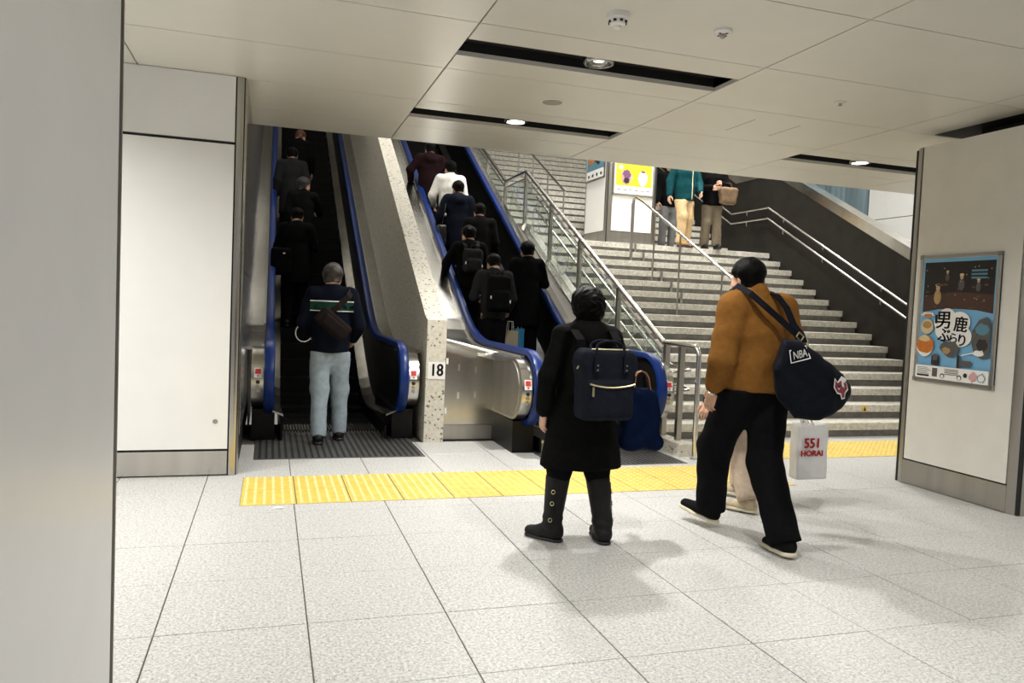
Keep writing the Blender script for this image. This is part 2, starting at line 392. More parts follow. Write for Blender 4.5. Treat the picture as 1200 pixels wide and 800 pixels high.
# ================================================================== LAMPS
def lamp_light(name, kind, loc, energy, parent, size=.1, col=(1, .975, .925), rot=(0,0,0), sy=None, spread=math.pi):
    L = bpy.data.lights.new(name, 'AREA'); L.energy = energy; L.color = col; L.spread = spread
    if kind == 'disk': L.shape = 'DISK'; L.size = size
    else: L.shape = 'RECTANGLE'; L.size = size; L.size_y = sy
    o = bpy.data.objects.new(name, L); COL.objects.link(o); o.location = loc; o.rotation_euler = rot; set_parent(o, parent); return o
M_lamp = mat('lamp_glow', (1, 1, 1), .4, emit=(1, .96, .86), estr=7.0); M_bulb = mat('bulb_glow', (1, 1, 1), .4, emit=(1, .93, .8), estr=1.2)
def downlight(x, y, label, grp, lit=True, k=1.0):
    e = thing('ceiling_downlight', label, 'ceiling light', (x, y, CEIL+.09), 0, grp)
    MB().lathe((x, y, CEIL+.01), [(.105, .08), (.105, .012), (.098, 0), (.084, 0), (.080, .02), (.080, .08)], n=28).build('trim_ring', M_steel, e, smooth=True)
    MB().lathe((x, y, CEIL+.01), [(.080, .022), (.058, .045), (.030, .055)], n=24).build('reflector', M_chrome, e, smooth=True)
    MB().lathe((x, y, CEIL+.01), [(.076, .006), (.070, .012)] if lit else [(.036, .022), (.036, .034)], n=24).build('lens', M_lamp if lit else M_bulb, e)
    lamp_light('downlight_lamp', 'disk', (x, y, CEIL-.004), DOWN_W*k, e, .15, spread=math.radians(150))
names = {(3, 4.77): 'round steel downlight in the wide black ceiling slot over the open floor', (3, 6.57): 'round steel downlight in the black ceiling slot near the escalator opening', (5, 6.57): 'round steel downlight in the black ceiling slot beside the poster pillar'}
for (x0, x1, s) in slots:
    ix = XJ.index(x0)
    downlight((x0+x1)/2 - .03 if ix == 3 else (x0+x1)/2 - .12, s - .02, names.get((ix, s), 'round steel downlight in a ceiling slot farther from the escalators'), 'downlights in the ceiling slots', not (ix == 3 and s == 4.77), {1: 1.45, 3: 1.1, 5: .65, 7: .4}[ix]*(1.35 if s > 4 else .8))
def strip_light(x, y, z, ln, slope, W, label, grp):
    e = thing('strip_light', label, 'strip light', (x, y, z), 0, grp)
    ca, sa = math.cos(slope), math.sin(slope)
    def pt(u, v): return (y + u*ca - v*sa, z + u*sa + v*ca)
    MB().prism([pt(-ln/2, .0), pt(ln/2, .0), pt(ln/2, .08), pt(-ln/2, .08)], x-.12, x+.12).build('housing', M_pillar, e)
    MB().prism([pt(-ln/2+.03, -.02), pt(ln/2-.03, -.02), pt(ln/2-.03, .0), pt(-ln/2+.03, .0)], x-.09, x+.09).build('diffuser', M_lamp, e)
    yy, zz = pt(0, -.03)
    lamp_light('strip_lamp', 'rect', (x, yy, zz-.02), W, e, .2, (1, .975, .93), (slope*.25, 0, 0), ln, spread=math.radians(140))
sl = math.atan((11.2-4.6)/(20.2-7.72))
for x, k in ((.65, .15), (2.95, .50), (5.0, 1.2), (7.4, 1.5)):
    for y, ky in ((9.3, .35), (10.9, 1.25), (13.6, .12), (16.8, .05)):
        z = 4.6 + (y-7.72)*math.tan(sl) - .14
        strip_light(x, y, z, 1.8, sl, HALL_W*k*ky, 'long white strip lamp under the sloping ceiling of the stair hall', 'strip lamps of the stair hall')
for y in (9.5, 12.5, 15.5):
    z = 4.6 + (y-7.72)*math.tan(sl) - .14
    strip_light(10.3, y, z, 1.8, sl, SIDE_W, 'added unseen strip lamp lighting the passage behind the dark stair wall', 'added lamps lighting the side passage')  # unseen lamps added to brighten the panels beyond the stair wall

# ceiling fittings
e = thing('smoke_detector', 'tall white smoke detector with slots on the ceiling', 'smoke detector', (1.765, 3.88, CEIL))
MB().lathe((1.765, 3.88, CEIL), [(.060, 0), (.060, -.030), (.050, -.038)], n=28).build('base', M_print_white, e, smooth=True)
MB().lathe((1.765, 3.88, CEIL), [(.047, -.034), (.042, -.060), (.022, -.066), (.020, -.080), (.012, -.084)], n=24).build('sensor_cap', M_print_white, e, smooth=True)
for a in range(8):
    an = a*math.pi/4; c = (1.765 + .045*math.cos(an), 3.88 + .045*math.sin(an))
    MB().box(c[0]-.007, c[0]+.007, c[1]-.007, c[1]+.007, CEIL-.053, CEIL-.042).build('vent', M_black, e)
e = thing('heat_detector', 'small shallow white detector on the ceiling beside the taller one', 'smoke detector', (2.41, 3.86, CEIL))
MB().lathe((2.41, 3.86, CEIL), [(.052, 0), (.052, -.014), (.038, -.024)], n=28).build('base', M_print_white, e, smooth=True)
MB().lathe((2.41, 3.86, CEIL), [(.018, -.022), (.016, -.040), (.006, -.048)], n=14).build('sensor_cap', M_steel_d, e, smooth=True)
for a in range(4):
    an = a*math.pi/2 + .4; c = (2.41 + .028*math.cos(an), 3.86 + .028*math.sin(an))
    MB().box(c[0]-.006, c[0]+.006, c[1]-.006, c[1]+.006, CEIL-.027, CEIL-.018).build('vent', M_black, e)
e = thing('ceiling_speaker', 'round flush ceiling speaker with beige grille between the light slots', 'speaker', (2.07, 5.71, CEIL))
MB().lathe((2.07, 5.71, CEIL), [(.092, .002), (.092, -.006), (.080, -.008)], n=32).build('rim', M_print_white, e, smooth=True)
MB().lathe((2.07, 5.71, CEIL), [(.079, -.003), (.079, -.010), (.06, -.0115)], n=32).build('grille', mat('grille', (.34, .32, .27), .7), e)
e = thing('sprinkler', 'small round sprinkler plate flush in the ceiling near the poster pillar', 'sprinkler', (4.0, 4.76, CEIL))
MB().lathe((4.0, 4.76, CEIL), [(.045, .002), (.045, -.005), (.03, -.010)], n=24).build('plate', M_ceil, e, smooth=True)
MB().lathe((4.0, 4.76, CEIL), [(.010, -.008), (.010, -.022), (.016, -.024), (.016, -.027)], n=12).build('nozzle', M_steel_d, e)

# ================================================================== PILLARS
def round_post(m, cx, cy, r, a0, a1, inner, z0, z1, n=10):
    poly = [(cx + r*math.cos(a0 + (a1-a0)*k/n), cy + r*math.sin(a0 + (a1-a0)*k/n)) for k in range(n+1)] + [inner]
    m.prism(poly, z0, z1, axis=2)
def pillar(x0, x1, y0, y1, z0, ztop, label, mp, base=.205, r=.10, gap=.012):
    e = thing('pillar', label, 'pillar', ((x0+x1)/2, (y0+y1)/2, z0))
    MB().box(x0+.02, x1-.02, y0+.02, y1-.02, z0, ztop-.012).build('core', M_black, e)
    MB().box(x0+.03, x1-.03, y0+.03, y1-.03, ztop-.012, ztop-.002).build('top_plate', mp, e)
    if z0 == 0: MB().box(x0+.35, x1-.35, y0+.35, y1-.35, ztop-.002, CEIL).build('neck', M_black, e)
    for (cx, cy, a0) in ((x0+r, y0+r, math.pi), (x1-r, y0+r, 1.5*math.pi), (x1-r, y1-r, 0), (x0+r, y1-r, .5*math.pi)):
        m = MB(); round_post(m, cx, cy, r, a0, a0+math.pi/2, (cx, cy), z0, ztop); m.build('corner_post', M_steel_d, e, smooth=True)
    for s, (a, bb) in enumerate((((x0+r, x1-r), 'y0'), ((x0+r, x1-r), 'y1'), ((y0+r, y1-r), 'x0'), ((y0+r, y1-r), 'x1'))):
        for kind, (za, zb), mm in (('panel', (z0+base+gap, ztop), mp), ('skirting_plate', (z0+.006, z0+base), M_steel_d)):
            g = gap if kind == 'panel' else .002; th = .03
            if bb == 'y0': q = (a[0]+g, a[1]-g, y0, y0+th)
            elif bb == 'y1': q = (a[0]+g, a[1]-g, y1-th, y1)
            elif bb == 'x0': q = (x0, x0+th, a[0]+g, a[1]-g)
            else: q = (x1-th, x1, a[0]+g, a[1]-g)
            MB().box(*q, za, zb).build(kind, mm, e)
    return e
pr = pillar(5.235, 6.335, 4.10, 5.29, 0, 2.865, 'pale enamel pillar with steel corners and a blue poster hung on it', M_pillar, r=.105)
pl = pillar(-1.45, -.352, 1.0, 2.17, 0, 2.93, 'pale grey enamel pillar with thin steel corner, no poster on it', M_pillar2, r=.10, gap=.04)
pc = pillar(5.45, 6.42, 12.08, 13.10, 2.517, 6.6, 'white poster column with steel corners standing on the stair landing', M_white, base=.21, r=.09)

# ================================================================== STAIRS
XL, XR, SY0, TRD, RIS, NST = 3.98, 8.605, 7.303, .32373, .16778, 15
st = thing('staircase', 'broad granite staircase with thick pale treads beside the escalators', 'stairs', (6.3, SY0, 0))
LAND = NST*RIS; Y2 = 13.18
def flight(y0, z0, n, xl, xr, joints, detail=True):
    slabs = {}
    for k in range(1, n+1):
        y = y0 + (k-1)*TRD; z = z0 + k*RIS
        dep = TRD + .05 if k < n or z0 > 0 else 0
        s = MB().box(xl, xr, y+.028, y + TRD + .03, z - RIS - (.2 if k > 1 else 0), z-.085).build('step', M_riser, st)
        off = .0 if k % 2 else .42
        xs = [xl] + [x for x in np.arange(xl + .55 + off, xr - .3, joints)] + [xr]
        for i in range(len(xs)-1):
            MB().bbox(xs[i]+.0015, xs[i+1]-.0015, y, y + TRD + .02, z-.086, z, .004).build('tread_slab', M_stair, s)
        if detail and k >= 10:
            # small dark anchor plate on the tread front, in a slanting row
            x = 5.91
            MB().box(x-.022, x+.022, y-.006, y+.05, z-.155, z+.003).build('anchor_plate', M_steel_d, s)
flight(SY0, 0, NST, XL, XR, .92)
b = MB(); yl = SY0 + (NST-1)*TRD
for i in range(5):
    for j in range(2):
        x0 = XL + i*(XR-XL)/5; x1 = x0 + (XR-XL)/5; y0 = yl + TRD + .022 + j*.52
        MB().box(x0+.0015, x1-.0015, y0, min(y0+.517, Y2+.03), LAND-.08, LAND).build('landing_slab', M_stair, st)
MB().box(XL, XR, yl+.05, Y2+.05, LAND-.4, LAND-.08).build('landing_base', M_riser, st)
flight(Y2, LAND, 16, XL, XR, .70, False)
b = MB(); zt = LAND + 16*RIS; b.box(XL, XR, Y2 + 16*TRD, 24, zt-.2, zt); b.build('upper_floor', M_stair, st)
# guide sign on a lower step front
sg = MB().box(7.02, 7.09, SY0+TRD-.006, SY0+TRD, 2*RIS-.085, 2*RIS-.008).build('step_sign', M_yellow, st)
MB().add([(7.035, SY0+TRD-.0075, 2*RIS-.06), (7.055, SY0+TRD-.0075, 2*RIS-.08), (7.075, SY0+TRD-.0075, 2*RIS-.06), (7.055, SY0+TRD-.0075, 2*RIS-.02)], [(0,1,2,3)]).build('arrow', M_ink, sg)

# dark stair wall with steel cap
def wall_line(y, base):             # follows flight, landing, flight
    if y < 11.85: return base + ST_S*(y-11.85)
    if y < 13.0: return base
    return base + ST_S*(y-13.0)
ys = [6.9, 8, 9, 10, 11, 11.85, 12.4, 13.0, 14, 15, 16, 17, 18, 20]
poly = [(6.9, 0), (20, 0)] + [(y, wall_line(y, 3.93)) for y in reversed(ys)]
dw = struct(MB().prism(poly, XR, XR+.22).build('wall_stair', M_darkwall)); dw['label'] = 'dark stone wall with handrails beside the stairs'
cap = MB(); cap.sweep([(XR-.012, 0), (XR+.232, 0), (XR+.232, .15), (XR-.012, .15)], [(y, wall_line(y, 3.93)) for y in ys]); cap.build('cap_rail', M_steel, dw)
def rail_path(x, h, y_lo, y_hi=18.0, hook=False):
    pts = [(x, y, wall_line(y, h)) for y in [y_lo, 11.80, 11.85, 11.92, 12.93, 13.0, 13.07, y_hi]]
    return pts
for h, nm in ((3.335, 'upper polished steel handrail on the dark stair wall'), (3.145, 'lower polished steel handrail on the dark stair wall')):
    e = thing('wall_handrail', nm, 'handrail', (XR-.07, 8, 1.5), 0, 'handrails on the dark stair wall')
    MB().tube(rail_path(XR-.07, h, 7.4), .019, 12).build('rail', M_chrome, e, smooth=True)
    for y in (7.9, 9.05, 10.35, 11.4, 12.5, 13.9, 15.2):
        z = wall_line(y, h); MB().tube([(XR-.07, y, z-.015), (XR-.07, y, z-.065), (XR-.04, y, z-.085), (XR, y, z-.085)], .009, 8).build('bracket', M_chrome, e, smooth=True)
# middle handrail of the lower flight
XM = 5.62
e = thing('stair_handrail', 'single steel handrail on thin posts in the middle of the stairs', 'handrail', (XM, 9, 0.8))
def stz(y): return RIS + ST_S*(y-SY0)
def stp(y): return (math.floor((y-SY0)/TRD)+1)*RIS
path = [(XM, 11.40, LAND-.02), (XM, 11.40, 3.12), (XM, 11.38, 3.20), (XM, 11.30, 3.215), (XM, 11.22, 3.185)] + [(XM, y, 1.835 + .4945*(y-8.455)) for y in (11.0, 9.0, 7.3)] + [(XM, 7.2, 1.21), (XM, 7.05, 1.19), (XM, 6.98, 1.12), (XM, 6.97, .95), (XM, 6.97, .0)]
MB().tube(path[1:], .021, 12).build('rail', M_chrome, e, smooth=True)
MB().box(XM-.02, XM+.02, 11.38, 11.42, 10*0+13*RIS, 3.13).build('post', M_steel_d, e)
for y in (10.62, 9.82, 8.7, 7.7):
    MB().tube([(XM, y, stp(y)-.02), (XM, y, 1.815 + .4945*(y-8.455))], .013, 8).build('post', M_steel_d, e)
# middle handrail of the upper flight
XU = 5.15
e = thing('stair_handrail', 'thin steel handrail on the upper flight behind the poster column', 'handrail', (XU, 14, 3))
MB().tube([(XU, 13.3, LAND+1.0)] + [(XU, y, LAND + 1.0 + ST_S*(y-13.3)) for y in (14, 16, 18)], .02, 10).build('rail', M_chrome, e, smooth=True)
for y in (13.35, 14.25, 15.2, 16.2): MB().tube([(XU, y, LAND + RIS*(math.floor((y-Y2)/TRD)+1) - .02), (XU, y, LAND + 1.0 + ST_S*(y-13.3))], .016, 8).build('post', M_steel_d, e)

# glass balustrade between the stairs and the escalator
XG = 3.87
gl = thing('glass_balustrade', 'glass balustrade with steel posts and slanting top rail beside the stairs', 'balustrade', (XG, 9, 0))
def gz(y, off):                     # height of a line parallel to the stairs
    if y < 11.72: return off + .52*(y-11.72)
    if y < 12.85: return off
    return off + .52*(y-12.85)
curb = [(6.41, 0), (7.3, 0)]
m = MB(); m.prism([(7.05, 0), (18, 0)] + [(y, gz(y, 2.67)) for y in (18, 12.85, 11.72, 7.05)], XG-.10, XG+.10); m.build('stringer', M_pillar, gl)
m = MB(); m.sweep([(XG-.11, 0), (XG+.11, 0), (XG+.11, .03), (XG-.11, .03)], [(y, gz(y, 2.67)) for y in (7.05, 9, 11.72, 12.85, 18)]); m.build('stringer_cap', M_steel, gl)
m = MB(); m.bbox(XG-.10, XG+.06, 6.41, 7.10, 0, .125, .006); m.build('base_block', M_concrete, gl)
posts = [8.1, 9.34, 10.50, 11.72, 12.85, 14.1, 15.4, 16.7]
TOPZ = 3.53
for y in posts: MB().box(XG-.03, XG+.03, y-.022, y+.022, gz(y, 2.67)+.02, gz(y, TOPZ)-.01).build('post', M_steel_d, gl)
pst = [6.98] + posts + [17.9]
for i in range(len(pst)-1):
    a, c = pst[i]+.03, pst[i+1]-.03
    lo = lambda y: gz(y, 2.67)+.04 
    m = MB(); m.prism([(a, max(lo(a), .3)), (c, lo(c)), (c, gz(c, TOPZ)-.10), (a, gz(a, TOPZ)-.10)], XG-.006, XG+.006); pn = m.build('glass_pane', M_glass, gl)
    if i < 5:
        for q in range(3):
            yc = a + (c-a)*(.25 + .27*q); zc = (lo(yc) + gz(yc, TOPZ))/2 + .08*((-1)**q); r0 = .17 + .05*((i+q) % 2)
            arc = [(XG-.008, yc + r0*math.cos(t), zc + r0*1.25*math.sin(t)) for t in np.linspace(q*1.1 + i, q*1.1 + i + 3.9, 18)]
            MB().band(arc, (0, math.cos(.5), .3), .028, .002).build('etched_curl', M_etch, pn)
rail = [(XG, y, gz(y, TOPZ)) for y in (6.98, 9, 11.66, 11.72, 11.80, 12.78, 12.85, 12.92, 17.9)]
MB().tube(rail, .030, 12).build('top_rail', M_steel, gl, smooth=True)
MB().tube([(XG, y, gz(y, TOPZ)-.10) for y in (6.98, 11.72, 12.85, 17.9)], .012, 8).build('glazing_bar', M_steel_d, gl, smooth=True)
# end gate loop of the balustrade
arc = [(XG, 6.99, 1.065), (XG, 6.45, 1.065)] + [(XG, 6.40 - .095*math.sin(t), .97 + .095*math.cos(t)) for t in np.linspace(.3, math.pi/2, 6)] + [(XG, 6.300, 0)]
MB().tube(arc, .024, 12).build('end_loop', M_chrome, gl, smooth=True)
for y in (6.92, 6.62): MB().box(XG-.026, XG+.026, y-.026, y+.026, .12, 1.05).build('post', M_steel_d, gl)
MB().lathe((XG, 6.30, 0), [(.045, 0), (.045, .006), (.028, .010)], n=18).build('foot_plate', M_steel, gl)
for h in (.80, .60):
    e = thing('side_handrail', 'steel handrail low on the stair side of the glass balustrade, curled end' if h == .6 else 'steel handrail on the stair side of the glass balustrade above the low one', 'handrail', (XG+.16, 7.2, h), 0, 'handrails along the glass balustrade')
    MB().tube([(XG+.10, 6.86, h-.02), (XG+.13, 6.78, h), (XG+.17, 6.74, h+.01), (XG+.19, 6.80, h+.015), (XG+.19, 7.1, h+.02), (XG+.19, 7.3, h+.06)] + [(XG+.19, y, h + .06 + ST_S*(y-7.3)) for y in (9, 11.7)], .018, 10).build('rail', M_chrome, e, smooth=True)
    for y in (7.0, 8.3, 9.6, 10.9): 
        z = h + .02 + max(0, ST_S*(y-7.22)); MB().tube([(XG+.19, y, z), (XG+.19, y, z-.06), (XG+.04, y, z-.07)], .008, 6).build('bracket', M_chrome, e)

# ================================================================== ESCALATORS
def zinc(y, yt, s=SL, bl=.55):
    u = y - yt
    if u < -bl: return 0.0
    if u > bl: return s*u
    return s*(u+bl)**2/(4*bl)
RUN = .34
M_comb = mat('comb_yellow', (.60, .42, .03), .5)
def escalator(xc, yn, yt, yend, outL, outR, label, plate, deck_m, comb_m):
    e = thing('escalator', label, 'escalator', (xc, yn, 0))
    HW = .62; yc = yn + .72
    # steps
    st_m = MB(); st_m.box(-.505, .505, 0, RUN+.01, -.30, -.012)
    for i in range(34):
        x = -.50 + i*.0298; st_m.box(x, x+.016, .002, RUN-.002, -.012, 0)
    me = st_m.mesh('step', M_stepm)
    edge = MB(); edge.box(-.500, -.470, 0, RUN, -.011, .0015); edge.box(.470, .500, 0, RUN, -.011, .0015); em = edge.mesh('step_edge', mat('step_edge_yellow', (.10, .075, .008), .6))
    k = 0; y = yc
    while y < yend:
        z = zinc(y + RUN/2, yt)
        o = link('step', me); o.location = (xc, y, z); set_parent(o, e)
        y += RUN; k += 1
    # landing plate with grooves, comb
    x0, x1, y0, y1 = plate
    lp = MB().box(x0, x1, y0, y1, -.01, .004).build('landing_plate', M_plate, e)
    nb = 26
    g = MB()
    for i in range(nb):
        x = x0 + .02 + (x1-x0-.04)*(i+.5)/nb; g.box(x-.011, x+.011, y0+.03, y1-.02, .003, .0052)
    g.build('grooves', M_plate_g, lp)
    cb = MB().box(xc-.5, xc+.5, y1-.01, yc+.02, -.02, .012).build('comb_plate', M_steel_d, e)
    cm = MB()
    for i in range(34): cm.box(xc-.49 + i*.0295, xc-.478 + i*.0295, yc-.05, yc+.04, .004, .018)
    cm.build('comb_teeth', comb_m, cb)
    ysamp = list(np.linspace(yc-.45, yend, 80))
    for s in (-1, 1):
        xh = xc + s*HW; out = outL if s < 0 else outR
        # handrail: incline, level run, round nose, return
        path = [(yy, .945 + zinc(yy, yt)) for yy in np.linspace(yend, yn+.34, 70)]
        path += [(yn + .34 - .34*math.sin(t), .615 + .33*math.cos(t)) for t in np.linspace(.12, math.pi-.10, 26)] + [(yn+.42, .285)]
        path = path[::-1]
        prof = [(xh-.048, -.022), (xh-.048, .008), (xh-.038, .025), (xh-.016, .032), (xh+.016, .032), (xh+.038, .025), (xh+.048, .008), (xh+.048, -.022), (xh+.026, -.022), (xh+.026, -.004), (xh-.026, -.004), (xh-.026, -.022)]
        MB().sweep(prof, path).build('handrail', M_handrail, e, smooth=True)
        # steel guide strip under the handrail
        MB().sweep([(xh-.026, -.06), (xh+.026, -.06), (xh+.026, -.006), (xh-.026, -.006)], path).build('handrail_guide', M_chrome, e)
        # inner panel: dark, from skirt to the handrail
        prof2 = [(yy, .02 + zinc(yy, yt) - .25) for yy in ysamp if yy > yn+.3]
        top = [(yy, .91 + zinc(yy, yt)) for yy in ysamp if yy > yn+.3]
        nose = [(yn + .34 - .30*math.sin(t), .615 + .29*math.cos(t)) for t in np.linspace(.1, math.pi-.05, 16)]
        poly = prof2 + top[::-1] + nose
        MB().prism(poly, xh - .012, xh + .012).build('inner_panel', M_escpanel, e)
        # skirt (black) and sloping inner deck strip (coloured by deck_m)
        xa, xb = xc + s*.485, xc + s*.605
        MB().prism([(yy, zinc(yy, yt) - .30) for yy in ysamp] + [(yy, zinc(yy, yt) + .14) for yy in ysamp[::-1]], min(xa, xa+s*.02), max(xa, xa+s*.02)).build('skirt', M_escblack, e)
        dk = [(yn+.20, .265)] + [(yy, .14 + .12*max(0, 1-(yy-yn-.2)/1.4) + zinc(yy, yt)) for yy in np.linspace(yn+.3, yend, 60)]
        MB().sweep([(min(xa, xb), -.02 if s > 0 else .03), (max(xa, xb), .03 if s > 0 else -.02), (max(xa, xb), .045 if s > 0 else .0), (min(xa, xb), .0 if s > 0 else .045)], dk).build('inner_deck', deck_m, e)
        # outer deck
        xo = xh + s*.045
        dpath = [(yy, .86 + zinc(yy, yt)) for yy in np.linspace(yn+.36, yend, 60)]
        MB().sweep([(min(xo, out), 0), (max(xo, out), 0), (max(xo, out), .03), (min(xo, out), .03)], dpath).build('outer_deck', M_steel, e)
        xe = xo + s*.03
        MB().sweep([(min(xo, xe), .03), (max(xo, xe), .03), (max(xo, xe), .055), (min(xo, xe), .055)], dpath).build('deck_trim', M_chrome, e)
        # newel: D shaped steel body beside the handrail, black kick box beneath
        xn0, xn1 = xh + s*.042, xh + s*.155
        D = [(yn+1.05, .30), (yn+1.05, .895)] + [(yn + .36 - .315*math.sin(t), .605 + .29*math.cos(t)) for t in np.linspace(.0, math.pi, 22)]
        nw = MB().prism(D, min(xn0, xn1), max(xn0, xn1)).build('newel', M_steel, e, smooth=True)
        D2 = [(yn+1.0, .33), (yn+1.0, .865)] + [(yn + .40 - .27*math.sin(t), .60 + .265*math.cos(t)) for t in np.linspace(.0, math.pi, 22)]
        xs_ = xn1 + s*.006; MB().prism(D2, min(xn1, xs_), max(xn1, xs_)).build('side_plate', M_steel_d, nw, smooth=True)
        xm = (xn0 + xn1)/2
        yf = lambda z: yn + .36 - .315*math.sqrt(max(0, 1-((z-.605)/.29)**2)) - .004
        def patch(z0, z1, hw, name, mt, out_=0.0):
            MB().add([(xm-hw, yf(z0)-out_, z0), (xm+hw, yf(z0)-out_, z0), (xm+hw, yf(z1)-out_, z1), (xm-hw, yf(z1)-out_, z1)], [(0,1,2,3)]).build(name, mt, nw)
        patch(.625, .715, .034, 'sticker', M_print_white)
        patch(.660, .705, .024, 'sticker_print', M_red, .0015); patch(.634, .650, .007, 'sticker_mark', M_red, .0015)
        for zz, mt in ((.585, M_ink), (.545, M_steel_d), (.505, M_steel_d)):
            lk = MB().lathe((0,0,0), [(.018, 0), (.018, .006), (.011, .008), (.010, .005)], n=14).mesh('button', mt, smooth=True)
            put(lk, 'button', frame4((xm, yf(zz)+.004, zz), (1,0,0), (0,0,1)), nw)
        kx0, kx1 = xh - s*.06, xh + s*.15
        MB().box(min(kx0, kx1), max(kx0, kx1), yn+.30, yn+1.6, 0, .30).build('kick_box', M_escblack, e)
        MB().prism([(yy, zinc(yy, yt)-.4 if zinc(yy, yt) > .4 else 0) for yy in ysamp if yy > yn+1.0] + [(yy, .87 + zinc(yy, yt)) for yy in ysamp[::-1] if yy > yn+1.0], min(out, out - s*.02), max(out, out - s*.02)).build('outer_cladding', M_steel_d, e)
    return e
YTA, YTB, YNA, YNB = 9.61, 8.79, 7.27, 6.45
XA, XB = .63, 2.965
esc_a = escalator(XA, YNA, YTA, 21.5, -.198, 1.468, 'escalator with black steps between the steel side wall and the speckled stone parapet', (-.10, 1.36, 6.67, 7.95), M_steel, M_stepm)
esc_b = escalator(XB, YNB, YTB, 21.5, 2.02, 3.765, 'escalator with bright blue handrails beside the glass balustrade', (2.40, 3.70, 6.12, 7.13), M_escpanel, M_comb)  # inner decks coloured dark: the steel's dark reflection put into the colour

# speckled stone parapet between the escalators, with the number plate
PX0, PX1, PY = 1.472, 1.665, 7.34
pz = lambda y: 1.24 + .615*(y-7.46)
e = thing('stone_parapet', 'speckled stone parapet with sloping top and number plate 18 between the escalators', 'parapet', ((PX0+PX1)/2, PY, 0))
MB().prism([(PY, 0), (21, 0), (21, pz(21)), (7.46, pz(7.46)), (PY, 1.21)], PX0, PX1).build('body', M_concrete, e)
pltm = MB().box(1.488, 1.662, PY-.006, PY, .630, .795).build('number_plate', M_print_white, e)
me = text_mesh('18', .165, M_ink, bold=.004, sx=.82); put(me, 'numerals', frame4((1.576, PY-.0075, .712), (1,0,0), (0,0,1)), pltm)
# steel cabinet closing the gap between parapet and escalator
CY = 7.43
e = thing('steel_cabinet', 'brushed steel cabinet with rounded top between the stone parapet and the blue handrail', 'cabinet', (1.98, CY, 0))
poly = [(CY, .16), (9.0, .16), (9.0, 1.04), (CY+.16, 1.04)] + [(CY + .16 - .16*math.sin(t), .88 + .16*math.cos(t)) for t in np.linspace(.15, math.pi/2, 8)]
def shear_prism(m, poly, x0, x1, dz):
    m.prism(poly, x0, x1)
    n = len(poly)
    for i in range(len(m.v)-n, len(m.v)):
        if m.v[i][2] > .5: m.v[i] = (m.v[i][0], m.v[i][1], m.v[i][2]+dz)
m = MB(); shear_prism(m, poly, 1.675, 2.335, -.15); bd = m.build('body', M_steel, e, smooth=True)
MB().box(1.675, 2.335, CY+.006, 9, .01, .155).build('kick_plate', M_steel_d, e)
MB().box(2.337, 2.375, CY-.005, CY+.05, .0, .80).build('edge_post', M_steel_d, e)
for (x, z) in ((1.825, .74), (2.0, .72), (1.825, .46), (2.0, .47)):
    MB().box(x-.012, x+.012, CY-.004, CY, z-.035, z+.03).build('catch', M_chrome, bd)
for z in (.80, .30): MB().box(1.690, 1.712, CY-.006, CY, z-.03, z+.03).build('hinge', M_print_white, bd)
MB().box(2.30, 2.325, CY-.012, CY, .62, .72).build('latch', M_chrome, bd)

# ================================================================== PEOPLE
def rot_xyz(rx=0, ry=0, rz=0):
    return np.array((Matrix.Rotation(rz, 3, 'Z') @ Matrix.Rotation(ry, 3, 'Y') @ Matrix.Rotation(rx, 3, 'X')))
V3 = lambda *a: np.array(a, float)
# generic head, origin at the top of the neck (between the ears, low), faces +y; full height about .235
def make_head():
    P = [((0, -.012, .125), (0, .004, .130), .083, .080, (.90, 1.10, 1.0)), ((0, .030, .045), (0, .042, .028), .056, .040, (.95, .85, 1.0)),
         ((0, .035, .090), (0, .040, .06), .062, .055, (.98, .85, 1)), ((0, -.02, .06), (0, -.018, -.09), .060, .056, (.98, 1, 1))]
    P += [((0, .092, .088), (0, .107, .055), .008, .014, None, .012), ((-.010, .094, .051), (.010, .094, .051), .009, .009, None, .01)]
    for s in (-1, 1):
        P += [((s*.078, -.008, .088), (s*.076, -.002, .048), .014, .010, (.5, 1, 1), .008), ((s*.030, .084, .098), (s*.044, .076, .096), .009, .009, None, .012), ((s*.045, .066, .062), (s*.05, .05, .05), .02, .02, None, .02)]
    P += [((-.020, .094, .026), (.020, .094, .026), .009, .009, None, .008), ((0, .086, -.002), (0, .082, -.006), .016, .016, None, .012)]
    def sock(V, X, Y, Z):
        for s in (-1, 1): V = np.maximum(V, -(np.sqrt(((X-s*.033)/1.3)**2 + (Y-.094)**2 + (Z-.083)**2) - .010))
        return np.maximum(V, -(np.sqrt((X/5)**2 + (Y-.104)**2 + ((Z-.0255)*1.0)**2) - .0032))
    return sdf_mesh(P, .0062, .03, extra=sock)
HEAD = make_head()
def make_hand(curl):
    # origin at wrist, fingers along +y, palm faces -z, thumb at +x
    P = [((-.022, .03, 0), (-.026, .085, 0), .017, .016, (1.15, 1, .8)), ((.010, .03, 0), (.014, .088, 0), .018, .016, (1.2, 1, .8)), ((0, -.05, 0), (0, .025, 0), .027, .024, (1, 1, .78))]
    for i, (x, L) in enumerate(((.029, .072), (.010, .082), (-.010, .075), (-.029, .058))):
        a = np.array((x, .088 - (.006 if i == 3 else 0), 0)); ang = 0
        for j, fr in enumerate((.45, .32, .27)):
            ang += curl*(.55, .75, .6)[j] + .03*i
            b_ = a + L*fr*np.array((x*.9*(1-min(1, curl)), math.cos(ang), -math.sin(ang))); r0 = .0088 - .0009*j
            P.append((a, b_, r0, r0-.0008, None, .004)); a = b_
    a = np.array((.026, .025, -.006)); 
    for j, (dx, dy, dz) in enumerate(((.026, .026, -.012), (.010, .030, -.012), (-.002, .024, -.010*(1+curl)))):
        b_ = a + np.array((dx, dy, dz)); P.append((a, b_, .0125-.0016*j, .0112-.0016*j, None, .008)); a = b_
    return sdf_mesh(P, .0048, .010)
